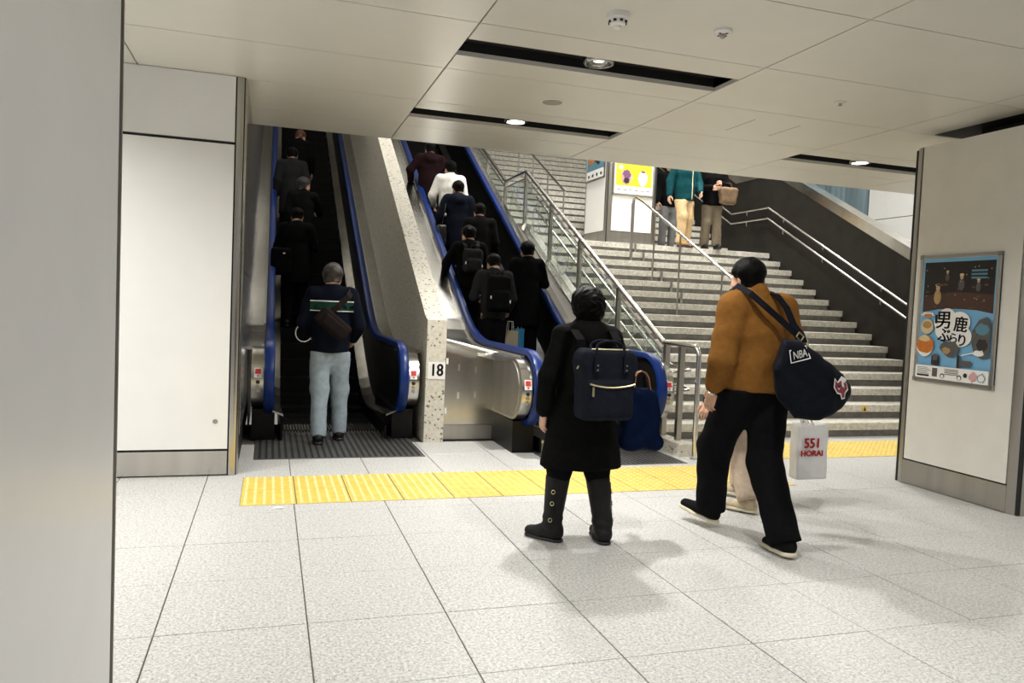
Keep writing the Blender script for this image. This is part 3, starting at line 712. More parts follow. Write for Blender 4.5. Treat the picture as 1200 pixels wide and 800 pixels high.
HAND_OPEN, HAND_GRIP = make_hand(.42), make_hand(1.15)
def make_hair(style):
    # skull shell, cut by a hairline plane
    g = {'short': .012, 'full': .019, 'bob': .024, 'bald': .004}[style]
    P = [((0, -.014, .126), (0, .002, .132), .083+g, .079+g, (.97, 1.08, .98))]
    if style != 'bald': P.append(((0, -.045, .06), (0, -.05, .03 if style != 'bob' else -.03), .052+g*.6, .045+g*.8, (1.25, .8, 1)))
    def hl(V, X, Y, Z):
        lim = .050 + .62*np.clip(Z-.135, -1, .07)         # face stays free
        side = np.where(Z < .095, -.012 - 0*Z, 9)
        V = np.maximum(V, Y - np.minimum(lim, side) - .012*np.sin(X*70)*(style != 'bald'))
        return np.maximum(V, (.028 if style != 'bob' else -.035) - Z)
    return sdf_mesh(P, .0075, .02, noise={'short': .003, 'full': .006, 'bob': .006}.get(style, 0), nfreq=75, seed=3, extra=hl)
HAIR = {k: make_hair(k) for k in ('short', 'full', 'bob')}
EYE = sdf_mesh([((0,0,0), (0,0,.0001), .0105, .0105)], .0035, .004)
def make_shoe(boot=False, L=.27):
    # ankle at origin height .09, heel -y, toe +y, sole at z = 0
    up_ = [((0, -.045, .05), (0, .05, .047), .042, .043, None, .03), ((0, .05, .045), (0, .155, .034), .043, .036, (1.1, 1, .85), .03), ((0, -.028, .06), (0, -.022, .115), .043, .041, None, .03)]
    U = sdf_mesh(up_, .008, .03, cuts=[lambda X, Y, Z: .022 - Z, lambda X, Y, Z: Z - .112])
    S_ = sdf_mesh([((0, -.045, .01), (0, .06, .01), .046, .044), ((0, .06, .01), (0, .152, .01), .045, .042, (1.1, 1, 1))], .008, .03, cuts=[lambda X, Y, Z: -Z + .001, lambda X, Y, Z: Z - .028])
    return U, S_
SHOE = make_shoe()
BASE = dict(hipL=(-.088, 0, .91), hipR=(.088, 0, .91), kneeL=(-.095, .015, .50), kneeR=(.095, .015, .50), ankL=(-.10, -.03, .095), ankR=(.10, -.03, .095),
            shL=(-.178, -.012, 1.395), shR=(.178, -.012, 1.395), elL=(-.235, -.045, 1.125), elR=(.235, -.045, 1.125), wrL=(-.245, .03, .895), wrR=(.245, .03, .895),
            waist=(0, 0, 1.06), chest=(0, 0, 1.27), neck=(0, -.018, 1.43), head=(0, .012, 1.475))
def person(label, loc, rotz, H=1.68, pose=None, lean=0.0, head=(0, 0), top=None, trousers=None, shoes=None, hair=('short', M_hair), hem=.86, bulk=0.0, coat=False, vox=.015, group=None,
           yawL=0, yawR=0, pitL=0, pitR=0, grip='', build_=1.0, hood=None, sole=None, collar=None, fold=.006, seed=0, sleeve=.03, tr_flare=0.0, boots=None, tr_top=1.02, tr_low=.05, coat_r=.19, leg_k=1.08, sleeve_end=.012):
    """joints in a 1.70 m body, local x right, y forward"""
    S = H/1.70; J = {k: np.array(v, float) for k, v in BASE.items()}
    for k, v in (pose or {}).items(): J[k] = np.array(v, float)
    if lean:
        R = rot_xyz(rx=-lean)
        for k in ('waist', 'chest', 'neck', 'head', 'shL', 'shR', 'elL', 'elR', 'wrL', 'wrR'):
            if pose and k in pose and k[:2] in ('el', 'wr'): continue
            J[k] = R @ (J[k] - V3(0, 0, .95)) + V3(0, 0, .95)
    J = {k: v*S for k, v in J.items()}
    g = S*build_
    e = thing('person', label, 'person', loc, rotz, group)
    def child(name, me, parent=e):
        o = bpy.data.objects.new(name, me); COL.objects.link(o); o.parent = parent; return o
    fl = (1, .66, 1)
    # ---- body: one mesh of torso, limbs, head and hands
    P = [(J['waist']-V3(0,0,.12*S), J['chest'], .125*g, .145*g, fl), (J['shL']*.85 + J['neck']*.15, J['shR']*.85 + J['neck']*.15, .055*g, .055*g), (J['neck']-V3(0,0,.05*S), J['head'], .058*S, .054*S)]
    for s in 'LR':
        P += [(J['hip'+s], J['knee'+s], .072*g, .050*g), (J['knee'+s], J['ank'+s], .048*g, .036*g), (J['sh'+s], J['el'+s], .046*g, .038*g), (J['el'+s], J['wr'+s], .037*g, .027*g)]
    parts = [sdf_mesh(P, .016, .03)]
    Rh = rot_xyz(rx=head[0], rz=head[1]); parts.append(xf((HEAD[0]*S*1.0, HEAD[1]), Rh, J['head']))
    hand_dir = {}
    for s, sg in (('L', -1), ('R', 1)):
        d = J['wr'+s] - J['el'+s]; d /= np.linalg.norm(d); pn = V3(-sg, .15, -.1); pn -= d*(pn@d); pn /= np.linalg.norm(pn)   # palm looks to the body
        z = -pn; x = np.cross(d, z); Rm = np.stack([x, d, z], 1); src = HAND_GRIP if s in grip else HAND_OPEN
        v = src[0].copy(); f = src[1]
        if x[1] < 0: v = v*np.array((-1, 1, 1)); f = f[:, ::-1]
        parts.append(xf((v*S, f), Rm, J['wr'+s])); hand_dir[s] = (Rm, J['wr'+s] + d*.09*S)
    child('body', np_mesh('body', parts, M_skin))
    # ---- hair and face
    if hair is not None and isinstance(hair[0], str) and hair[0] in HAIR:
        hm = xf((HAIR[hair[0]][0]*S, HAIR[hair[0]][1]), Rh, J['head']); child('hair', np_mesh('hair', [hm], hair[1]))
    for sx in (-1, 1):
        child('eye', np_mesh('eye', [xf((EYE[0]*S, EYE[1]), Rh, J['head'] + Rh @ V3(sx*.033*S, .078*S, .083*S))], M_ink))
    # ---- trousers
    def leg(s, hi, lo, r0, r1, r2): return [(J['hip'+s], J['knee'+s], r0*g, r1*g), (J['knee'+s], J['ank'+s] + (J['knee'+s]-J['ank'+s])*(tr_low-.05)*2.4 - V3(0, 0, .03*S if tr_low <= .05 else 0), r1*g, r2*g)]
    if trousers is not None:
        P = [(J['hipL'] + V3(.02*S, -.005, .06*S), J['hipR'] + V3(-.02*S, -.005, .06*S), .105*g, .105*g, (1, .95, 1)), (V3(0, 0, .98*S), V3(0, 0, 1.04*S), .135*g, .13*g, (1, .72, 1))]
        for s in 'LR': P += leg(s, 0, 0, .098*leg_k, .078*leg_k, .062*leg_k + tr_flare)
        P += [(V3(0, 0, .93*S), (J['hipL']*.35 + J['kneeL']*.15 + J['hipR']*.35 + J['kneeR']*.15) , .105*g, .085*g, (1, .95, 1), .05)]
        zc = (min(tr_top, hem+.008) if top is not None else tr_top)*S
        ends = []
        for s in 'LR':
            d = J['ank'+s] - J['knee'+s]; d = d/np.linalg.norm(d); ends.append((J['ank'+s] + (J['knee'+s]-J['ank'+s])*(tr_low-.05)*2.4 + d*.030*S, d))
        def cuff(V, X, Y, Z):
            for q, d in ends:
                near = (X-q[0])**2 + (Y-q[1])**2 + (Z-q[2])**2 < .17**2
                V = np.where(near, np.maximum(V, (X-q[0])*d[0] + (Y-q[1])*d[1] + (Z-q[2])*d[2]), V)
            return V
        child('trousers', np_mesh('trousers', [sdf_mesh(P, vox, .035, noise=fold*.8, nfreq=26, seed=seed+5, cuts=[lambda X, Y, Z: Z - zc], extra=cuff)], trousers))
    # ---- top
    if top is not None:
        bk = bulk; zh = hem*S; SLV = []
        P = [(J['waist'] - V3(0, 0, .04*S), J['chest'], (.140+bk)*g, (.158+bk)*g, (1, .70, 1)), (J['chest'], J['neck'] - V3(0, 0, .07*S), (.155+bk)*g, (.10+bk)*g, (1, .68, 1)),
             (J['shL']*.86 + J['neck']*.14, J['shR']*.86 + J['neck']*.14, (.062+bk*.6)*g, (.062+bk*.6)*g), (J['neck'] - V3(0, 0, .02*S), J['neck'] + V3(0, .008, .028*S), .068*g, .066*g)]
        if coat: P += [(V3(0, 0, (hem-.05)*S), J['waist'], (coat_r+bk)*g, (.150+bk)*g, (1, .80, 1))]
        else: P += [(V3(0, -.005, (hem-.06)*S), J['waist'], (.150+bk)*g, (.145+bk)*g, (1, .78, 1))]
        for s in 'LR':
            d = J['wr'+s] - J['el'+s]; d = d/np.linalg.norm(d); we = J['wr'+s] - d*sleeve_end*S
            SLV += [(J['sh'+s], J['el'+s], (.062+bk*.55)*g, (.054+bk*.45)*g, None, .03), (J['el'+s], we, (.053+bk*.5)*g, (.042+bk*.4)*g, None, .022)]
        if hood: P += [(J['neck'] + V3(-.07*S, -.055*S, -.01*S), J['neck'] + V3(.07*S, -.055*S, -.01*S), .055*S, .055*S, (1, 1, .9)), (J['neck'] + V3(-.035*S, -.09*S, -.06*S), J['neck'] + V3(.035*S, -.09*S, -.06*S), .055*S, .055*S)]
        child('coat' if coat else 'jacket', np_mesh('top', [sdf_mesh(P, vox, .045, noise=fold, nfreq=24, seed=seed+1, cuts=[lambda X, Y, Z: zh - Z], late=SLV)], top))
    if collar is not None:
        child('shirt_collar', np_mesh('collar', [sdf_mesh([(J['neck'] + V3(0, .0, .022*S), J['neck'] + V3(0, .010, .045*S), .066*S, .060*S)], .008, .01)], collar))
    # ---- shoes
    if shoes is not None:
        for s, yw, pt in (('L', yawL, pitL), ('R', yawR, pitR)):
            Rf = rot_xyz(rx=pt) ; Rf = rot_xyz(rz=yw) @ Rf; base = J['ank'+s] + Rf @ V3(0, 0, -.095*S)
            o = child('shoe', np_mesh('shoe', [xf((SHOE[0][0]*S*1.03, SHOE[0][1]), Rf, base + Rf @ V3(0, .012, 0))], shoes))
            child('sole', np_mesh('sole', [xf((SHOE[1][0]*S*1.03, SHOE[1][1]), Rf, base + Rf @ V3(0, .012, 0))], sole or M_ink), o)
    e['_x'] = 0; del e['_x']
    return e, J, hand_dir
def on_person(e, p):                     # local point of a person to world
    return world_of(e) @ Vector(p)
C_black = cloth('black_cloth', (.0045, .0045, .005)); C_black2 = cloth('black_wool', (.0065, .0065, .007)); C_navy = cloth('navy_cloth', (.005, .0065, .013))
C_brown = cloth('tan_canvas', (.20, .088, .020), .85, .5, 150); C_jeans = cloth('light_denim', (.30, .36, .41), .9, .4); C_grey = cloth('charcoal_cloth', (.020, .0205, .022))
C_white = cloth('white_cloth', (.78, .77, .73)); C_maroon = cloth('maroon_cloth', (.014, .006, .007)); C_teal = cloth('teal_nylon', (.006, .055, .066), .55); C_khaki = cloth('khaki_cotton', (.62, .45, .25))
C_taupe = cloth('taupe_cotton', (.20, .165, .12)); C_greyt = cloth('grey_trouser', (.20, .20, .20)); C_blackt = cloth('black_trouser', (.006, .006, .007)); C_beige = cloth('beige_trouser', (.55, .44, .34))
M_shoe = mat('black_shoe', (.006, .006, .006), .45, spec=.25); M_solew = mat('cream_sole', (.72, .66, .50), .6); M_shoeb = mat('beige_shoe', (.55, .45, .30), .7, noise=.2, nscale=30); M_leather = mat('tan_shoe', (.35, .18, .05), .5)
M_shirt = cloth('white_shirt', (.8, .8, .8))

def local_of(loc, rotz, S, p):          # world point to local joint units
    d = np.array(p, float) - np.array(loc, float); c, s = math.cos(rotz), math.sin(rotz)
    return np.array((c*d[0] + s*d[1], -s*d[0] + c*d[1], d[2]))/S
def sdf_func(fn, lo, hi, vox):
    lo = np.array(lo, float); n = np.ceil((np.array(hi) - lo)/vox).astype(int) + 1
    ax = [lo[i] + vox*np.arange(n[i]) for i in range(3)]; G = np.meshgrid(*ax, indexing='ij', sparse=True)
    V = fn(*G) + np.zeros(n); V[0] = V[-1] = 9; V[:, 0] = V[:, -1] = 9; V[:, :, 0] = V[:, :, -1] = 9
    return surface_nets(V, lo, vox)
def rbox(X, Y, Z, c, h, r):              # rounded box distance
    q = [np.maximum(np.abs(A - c[i]) - h[i] + r, 0) for i, A in enumerate((X, Y, Z))]
    ins = np.maximum(np.maximum(np.abs(X-c[0]) - h[0] + r, np.abs(Y-c[1]) - h[1] + r), np.abs(Z-c[2]) - h[2] + r)
    return np.sqrt(q[0]**2 + q[1]**2 + q[2]**2) + np.minimum(ins, 0) - r

# curly hair of the woman in the long coat
def curly():
    P = [((0, -.018, .118), (0, .0, .126), .116, .112, (.94, 1.06, 1.0)), ((0, -.045, .05), (0, -.045, .01), .085, .07, (1.15, .85, 1))]
    def f(V, X, Y, Z):
        bmp = .010*np.abs(np.sin(X*62 + 2*np.sin(Z*50))*np.sin(Z*58 + 2*np.sin(Y*55))*np.sin(Y*60+1)) 
        V = V - bmp
        V = np.maximum(V, Y - np.where(Z < .15, .035, .035 + 1.1*(Z-.15)))
        return np.maximum(V, .005 - Z)
    return sdf_mesh(P, .006, .03, extra=f)
HAIR['curly'] = curly()

# ---------------- woman in the long padded coat
WL = (1.775, 4.13, 0); WH = 1.50; WS = WH/1.70
pose = dict(ankL=(-.165, .055, .10), kneeL=(-.135, .04, .50), ankR=(.165, -.045, .10), kneeR=(.125, .01, .50), elR=(.275, -.03, 1.13), wrR=(.375, .16, 1.06), elL=(-.262, -.03, 1.12), wrL=(-.270, .02, .885), head=(0, .012, 1.485), shL=(-.172, -.012, 1.365), shR=(.172, -.012, 1.365))
wm, WJ, wh = person('person in a long black padded coat and tall black boots with a navy backpack', WL, 0.0, WH, pose, top=cloth('black_padded', (.0042, .0042, .0042), .8, .3, 60), coat=True, hem=.52, bulk=.038, coat_r=.258, tr_low=.29,
                    trousers=C_blackt, hair=('curly', M_hair), vox=.010, hood=True, fold=.007, seed=11, grip='R')
M_boot = mat('black_boot', (.007, .007, .007), .6, spec=.25, noise=.2, nscale=40, bump=.3, bscale=60); M_brass = mat('brass', (.55, .48, .30), .35, 1.0)
for s, yw in (('L', .72), ('R', -.10)):
    a = WJ['ank'+s]; k_ = WJ['knee'+s]; d = (k_-a)/np.linalg.norm(k_-a); Rf = rot_xyz(rz=yw)
    base = a - V3(0, 0, .088); tp = a + d*.31
    q = lambda x, y, z: base + Rf @ V3(x, y, z)
    P = [(q(0, -.030, .05), q(0, .05, .045), .042, .042), (q(0, .05, .043), q(0, .145, .034), .042, .035), (q(0, -.022, .06), a + d*.03, .047, .052), (a + d*.02, tp, .055, .074)]
    def wr(V, X, Y, Z, a=a):
        V = V + .0035*np.sin((Z-a[2])*110 + 9*X)*np.exp(-((Z-a[2]-.03)/.05)**2)
        return np.maximum(np.maximum(V, .016 - Z), (Z - tp[2]))
    bt = bpy.data.objects.new('boot', np_mesh('boot', [sdf_mesh(P, .0085, .028, extra=wr)], M_boot)); COL.objects.link(bt); bt.parent = wm
    so = sdf_mesh([((0, -.035, .008), (0, .05, .008), .043, .040), ((0, .05, .008), (0, .145, .008), .041, .036)], .008, .03, cuts=[lambda X, Y, Z: -Z + .0005, lambda X, Y, Z: Z - .020])
    ob = bpy.data.objects.new('sole', np_mesh('sole', [xf(so, Rf, base)], M_ink)); COL.objects.link(ob); ob.parent = bt
    side = Rf @ V3(-1 if s == 'L' else 1, -.25 if s == 'L' else -.4, 0); side /= np.linalg.norm(side); fwv = np.cross((0, 0, 1), side)
    st_pts = [a + d*t + side*(.058 + .055*t) for t in np.linspace(.03, .275, 6)]
    m = MB(); m.band(st_pts, fwv, .016, .004); o = m.build('strap', M_boot); o.parent = bt
    for t in (.05, .15, .22):
        c = a + d*t + side*(.063 + .055*t); m = MB()
        ring = [c + fwv*.011*math.cos(x) + d*.012*math.sin(x) for x in np.linspace(0, 2*math.pi, 9)]; m.tube(ring, .0025, 6, cap=False)
        o = m.build('buckle', M_brass); o.parent = bt

# navy backpack with wire-frame mouth
C_pack = cloth('navy_canvas', (.0095, .0115, .0175), .8, .4, 160)
BX, BY, BZ = 1.757, 3.815, .975
e = thing('backpack', 'navy canvas backpack with gold zip and twin handles on the long black coat', 'backpack', (BX, BY, BZ-.19))
def fb(X, Y, Z):
    z = Z - BZ; wtop = .150 + .028*np.clip((z-.02)/.12, 0, 1)*np.clip((.19-z)/.08, 0, 1)
    d1 = rbox((X-BX)/1.0*(.165/wtop), Y - BY, z, (0, 0, 0), (.165, .085, .195), .035)
    d2 = rbox(X-BX, Y-(BY-.075), z+.075, (0, 0, 0), (.140, .035, .105), .03)
    return np.minimum(d1, d2) + .0025*np.sin(X*60 + 2*np.sin(Z*40))*np.sin(Z*45)
me = np_mesh('pack', [sdf_func(fb, (BX-.23, BY-.16, BZ-.23), (BX+.23, BY+.13, BZ+.23), .009)], C_pack); link('bag_body', me, e)
fr = [(BX-.172, BY-.02, BZ+.085), (BX-.150, BY-.05, BZ+.135), (BX-.105, BY-.062, BZ+.194), (BX+.105, BY-.062, BZ+.194), (BX+.150, BY-.05, BZ+.14), (BX+.170, BY-.02, BZ+.09)]
MB().tube(fr, .0045, 8).build('mouth_frame', M_brass, e, smooth=True)
for dy in (-.055, .03):
    h = [(BX-.085, BY+dy-.03, BZ+.085), (BX-.085, BY+dy-.03, BZ+.17), (BX-.080, BY+dy-.01, BZ+.200)] + [(BX + .078*math.sin(t), BY+dy, BZ + .205 + .035*math.cos(t)) for t in np.linspace(-1.35, 1.35, 9)] + [(BX+.080, BY+dy-.01, BZ+.200), (BX+.085, BY+dy-.03, BZ+.17), (BX+.085, BY+dy-.03, BZ+.085)]
    MB().tube(h, .0075, 8).build('handle', C_pack, e, smooth=True)
for sx in (-1, 1):
    MB().box(BX+sx*.085-.018, BX+sx*.085+.018, BY-.100, BY-.083, BZ+.07, BZ+.16).build('handle_tab', C_pack, e)
    for dz in (.085, .11): 
        lk = MB().lathe((0,0,0), [(.006, 0), (.004, .004)], n=8).mesh('rivet', M_brass); put(lk, 'rivet', frame4((BX+sx*.085, BY-.099, BZ+dz), (1,0,0), (0,0,1)), e)
zp = [(BX + x, BY-.113 - .0*abs(x), BZ + .005 - .018*(1-(x/.13)**2) + .006) for x in np.linspace(-.132, .132, 9)]
MB().tube(zp, .0048, 6).build('zip', M_brass, e); MB().box(BX-.118, BX-.108, BY-.122, BY-.114, BZ-.055, BZ-.005).build('zip_pull', M_brass, e)
for sx in (-1, 1):
    pts = [(BX+sx*.10, BY+.06, BZ+.13), (BX+sx*.112, BY+.09, BZ+.235), (BX+sx*.118, BY+.17, BZ+.285), (BX+sx*.12, BY+.27, BZ+.265), (BX+sx*.125, BY+.40, BZ+.16), (BX+sx*.14, BY+.42, BZ+.02)]
    MB().band(pts, (1, 0, 0), .05, .010).build('shoulder_strap', C_black, e)
# blue tote on the right forearm
C_tote = cloth('royal_blue_cloth', (.002, .0065, .027), .75, .3)
TXc, TYc, TZc = 2.135, 4.13, .735
e = thing('tote_bag', 'dark blue soft tote bag hanging from the forearm beside the long black coat', 'bag', (TXc, TYc, .56))
def ft(X, Y, Z):
    z = Z - TZc; wv = .100 + .045*np.clip((.18-z)/.3, 0, 1) + .012*np.sin(z*22); 
    return rbox((X - TXc - .05*(.18-z))*(.13/wv), Y - TYc, z, (0, 0, 0), (.13, .075, .19), .05) + .006*np.sin(X*40 + 3*np.sin(Z*15))
link('bag_body', np_mesh('tote', [sdf_func(ft, (TXc-.24, TYc-.12, TZc-.25), (TXc+.28, TYc+.12, TZc+.25), .010)], C_tote), e)
for dy in (-.035, .035):
    MB().band([(TXc-.06, TYc+dy, TZc+.15), (TXc-.045, TYc+dy*.8, TZc+.24)] + [(TXc - .045*math.cos(t)*1.0, TYc+dy*.6, TZc + .24 + .05*math.sin(t)) for t in np.linspace(.3, math.pi-.3, 5)] + [(TXc+.045, TYc+dy*.8, TZc+.24), (TXc+.06, TYc+dy, TZc+.15)], (0, 1, 0), .025, .006).build('handle', mat('tan_leather', (.25, .10, .04), .5) if dy < 0 else C_tote, e)

# ---------------- man in the tan jacket
ML = (2.825, 3.95, 0); MR = .20; MH = 1.745; MS = MH/1.70
lo_ = lambda p: local_of(ML, MR, MS, p)
pose = dict(ankR=lo_((2.885, 3.665, .105)), kneeR=lo_((2.87, 3.88, .50)), ankL=lo_((2.775, 4.285, .135)), kneeL=lo_((2.735, 4.22, .53)), hipR=(.092, -.02, .92), hipL=(-.092, .02, .92),
            elL=lo_((2.555, 3.90, 1.115)), wrL=lo_((2.555, 3.985, .930)), shL=(-.195, -.01, 1.395), shR=(.195, -.02, 1.40), elR=(.285, -.03, 1.13), wrR=(.20, .20, 1.13), head=(-.035, .030, 1.478), neck=(-.02, -.008, 1.43))
mn, MJ, mh = person('person in a tan jacket and black trousers walking with a black duffel bag', ML, MR, MH, pose, lean=.06, head=(-.12, .02), top=C_brown, hem=.905, bulk=.034, trousers=C_blackt, shoes=mat('black_mesh_shoe', (.006, .006, .006), .8, spec=.1), sole=M_solew,
                    hair=('short', M_hair), vox=.010, fold=.008, seed=21, yawL=.25, yawR=-.30, pitL=.20, pitR=-.06, grip='R', tr_flare=.012, build_=1.08, leg_k=1.2, sleeve_end=.035)
# raised collar, hem and cuff bands, wrist watch
nk = MJ['neck']; o = link('collar', np_mesh('collar', [sdf_mesh([(nk + V3(0, -.012, -.03), nk + V3(-.004, .000, .040), .098, .088)], .009, .01)], C_brown)); o.parent = mn
d = MJ['wrL'] - MJ['elL']; d /= np.linalg.norm(d); u = np.cross(d, (0, 1, 0)); u /= np.linalg.norm(u); v = np.cross(d, u)
ring = [MJ['wrL'] + d*.012 + .033*(u*math.cos(t) + v*math.sin(t)) for t in np.linspace(0, 2*math.pi, 17)]
o = MB().tube(ring, .0075, 6, cap=False).build('wristwatch', M_chrome, smooth=True); o.parent = mn
# duffel bag
C_duf = cloth('black_nylon', (.006, .007, .011), .65, .25, 120)
OUT = [(2.735, 1.257), (2.964, 1.268), (3.059, 1.183), (3.156, 1.076), (3.215, 1.040), (3.230, .960), (3.16, .873), (3.016, .814), (2.84, .824), (2.706, .95), (2.684, 1.103)]
e = thing('duffel_bag', 'bulky black duffel bag with white letters and red emblem on the tan jacket', 'bag', (2.95, 3.62, .82))
def fd(X, Y, Z):
    dm = None; n = len(OUT); X = X - .70*(Y-3.60)          # the bag hangs turned on the hip
    for i in range(n):
        x0, z0 = OUT[i]; x1, z1 = OUT[(i+1) % n]; L = math.hypot(x1-x0, z1-z0); nx, nz = -(z1-z0)/L, (x1-x0)/L      # outward for clockwise outline
        q = (X-x0)*nx + (Z-z0)*nz
        dm = q if dm is None else np.maximum(dm, q)
    dm = dm + .02
    yd = np.abs(Y - 3.61 - .05*(X-2.9)) - (.140 - .05*np.clip((X-3.08)/.15, 0, 1)) + .05
    return np.sqrt(np.maximum(dm+.03, 0)**2 + np.maximum(yd, 0)**2) + np.minimum(np.maximum(dm+.03, yd), 0) - .05 + .003*np.sin(X*38 + 2*np.sin(Z*30))
duf = link('bag_body', np_mesh('duffel', [sdf_func(fd, (2.45, 3.36, .74), (3.50, 3.90, 1.34), .010)], C_duf), e)
yb = lambda x: 3.61 + .10*(x-2.9) - .152
me = text_mesh('NBA', .062, M_print_white, bold=.001, sx=.8); me.transform(frame4((2.750, 3.3, 1.185), (1, 0, .22), (-.22, 0, 1))); link('lettering', drape(me, duf.data, .006), e)
m = MB()
for q in ((-.068, -.036, .068, -.031), (-.068, .031, .068, .036), (-.068, -.036, -.063, .036), (.063, -.036, .068, .036)): m.add([(q[0], q[1], 0), (q[2], q[1], 0), (q[2], q[3], 0), (q[0], q[3], 0)], [(0,1,2,3)])
me = m.mesh('lettering_border', M_print_white); me.transform(frame4((2.750, 3.3, 1.185), (1, 0, .22), (-.22, 0, 1))); link('lettering_border', drape(me, duf.data, .005), e)
def emblem(poly, mt, off, nm):
    m = MB(); m.add([(x, z, 0) for x, z in poly], [tuple(range(len(poly)))]); me = m.mesh(nm, mt); me.transform(frame4((3.055, 3.3, 1.010), (1, 0, 0), (0, 0, 1))); link(nm, drape(me, duf.data, off+.004), e)
emblem([(-.062, .050), (-.035, .028), (.012, .058), (.066, .040), (.072, -.020), (.045, -.040), (.048, -.070), (.015, -.074), (-.002, -.045), (-.030, -.040), (-.060, -.005)], M_print_white, .004, 'emblem_edge')
emblem([(-.055, .040), (-.033, .020), (.0, .035), (.008, .0), (.030, -.010), (.040, .025), (.060, .030), (.062, -.014), (.036, -.036), (.040, -.062), (.018, -.066), (.004, -.038), (-.028, -.032), (-.052, -.004)], mat('print_maroon', (.22, .03, .05), .6), .0055, 'emblem_print')
emblem([(-.020, .012), (-.006, .004), (-.016, -.010), (-.030, -.004)], M_ink, .007, 'emblem_eye')
MB().band([(2.64, 4.04, 1.50), (2.645, 3.93, 1.56), (2.67, 3.83, 1.515), (2.74, 3.775, 1.44), (2.85, 3.755, 1.355), (2.93, 3.73, 1.285), (2.94, 3.70, 1.235)], (.5, 0, .8), .036, .006).build('strap', C_duf, e)
MB().band([(2.90, 4.06, 1.44), (2.88, 3.96, 1.535), (2.872, 3.86, 1.515), (2.89, 3.785, 1.44), (2.925, 3.755, 1.34), (2.955, 3.72, 1.285), (2.96, 3.70, 1.24)], (1, 0, 0), .046, .006).build('strap', C_duf, e)
MB().tube([(2.93, 3.71, 1.30), (2.905, 3.70, 1.275), (2.93, 3.69, 1.25), (2.955, 3.70, 1.275), (2.93, 3.71, 1.30)], .005, 6).build('strap_ring', M_brass, e)

# ---------------- person hidden behind the man, with the white carrier bag
HL = (3.36, 4.78, 0); HR = .55; HH = 1.46; HS = HH/1.70
lh = lambda p: local_of(HL, HR, HS, p)
pose = dict(ankL=lh((3.235, 4.525, .09)), kneeL=lh((3.25, 4.72, .43)), ankR=lh((3.43, 4.92, .10)), kneeR=lh((3.44, 4.95, .44)), elL=lh((3.06, 4.70, .98)), wrL=lh((2.965, 4.68, .765)), elR=lh((3.62, 4.93, .97)), wrR=lh((3.86, 4.92, .80)))
hp, HJ, hh = person('person in beige trousers and beige sneakers mostly hidden behind the tan jacket', HL, HR, HH, pose, top=C_grey, hem=.84, bulk=.02, trousers=C_beige, shoes=M_shoeb, sole=M_solew, hair=('bob', M_hair), vox=.014, tr_flare=.02, tr_low=.075, seed=31, grip='R', yawL=.05, yawR=-.05)
e = thing('carrier_bag', 'white plastic carrier bag printed 551 HORAI in red', 'bag', (4.0, 4.87, .13))
M_plastic = mat('white_plastic', (.74, .74, .74), .35, noise=.05, nscale=12)
def fp(X, Y, Z):
    z = Z - .355; x = X - 4.0 - .03*(.21-z)
    return rbox(x, (Y-4.88) , z, (0, 0, 0), (.142, .055 - 0, .215), .02) + .004*np.sin(x*34 + 2*np.sin(Z*13)) * np.clip((z+.2)*4, 0, 1)
link('bag_body', np_mesh('carrier', [sdf_func(fp, (3.80, 4.78, .10), (4.2, 4.98, .60), .009)], M_plastic), e)
for dy in (-.03, .03): MB().band([(3.95, 4.88+dy, .56), (3.925, 4.88+dy*.7, .63), (3.935, 4.895, .70), (3.97, 4.88+dy*.7, .63), (4.02, 4.88+dy, .56)], (0, 1, 0), .02, .004).build('handle', M_plastic, e)
me = text_mesh('551', .105, M_red, bold=.004, sx=1.0); put(me, 'lettering', frame4((3.985, 4.813, .425), (1, .02, 0), (0, 0, 1)), e)
me = text_mesh('HORAI', .062, M_red, bold=.0035, sx=1.1); put(me, 'lettering', frame4((3.985, 4.813, .348), (1, .02, 0), (0, 0, 1)), e)

# ---------------- people on the escalators
def step_at(y, esc):
    yc = (YNA if esc == 'A' else YNB) + .72; yt = YTA if esc == 'A' else YTB
    k = max(0, math.floor((y-yc)/RUN)); ym = yc + k*RUN + RUN/2
    return ym, zinc(ym, yt)
def rider(label, esc, x, y, H, **kw):
    ym, z = step_at(y, esc)
    return person(label, (x, ym, z+.001), kw.pop('rot', 0.0), H, vox=kw.pop('vox', .016), **kw)
GA, GB = 'people riding the escalator by the steel wall', 'people riding the escalator by the glass balustrade'
# person stepping on in light jeans
pj, PJ, _ = person('person in light blue jeans and dark jacket with a green chest stripe, stepping on', (.56, 7.43, .005), -.05, 1.71,
    dict(ankL=(-.09, -.10, .095), kneeL=(-.09, -.01, .50), ankR=(.105, .12, .095), kneeR=(.10, .11, .50), elL=(-.25, .03, 1.13), wrL=(-.19, .24, 1.02), elR=(.26, -.02, 1.12), wrR=(.22, .17, .98)),
    lean=.05, head=(-.20, -.12), top=C_navy, hem=.86, bulk=.022, trousers=C_jeans, shoes=M_shoe, hair=('full', mat('brown_hair', (.022, .016, .011), .42, noise=.4, nscale=60, bump=.5, bscale=130)), vox=.011, group=GA, fold=.007, seed=41)
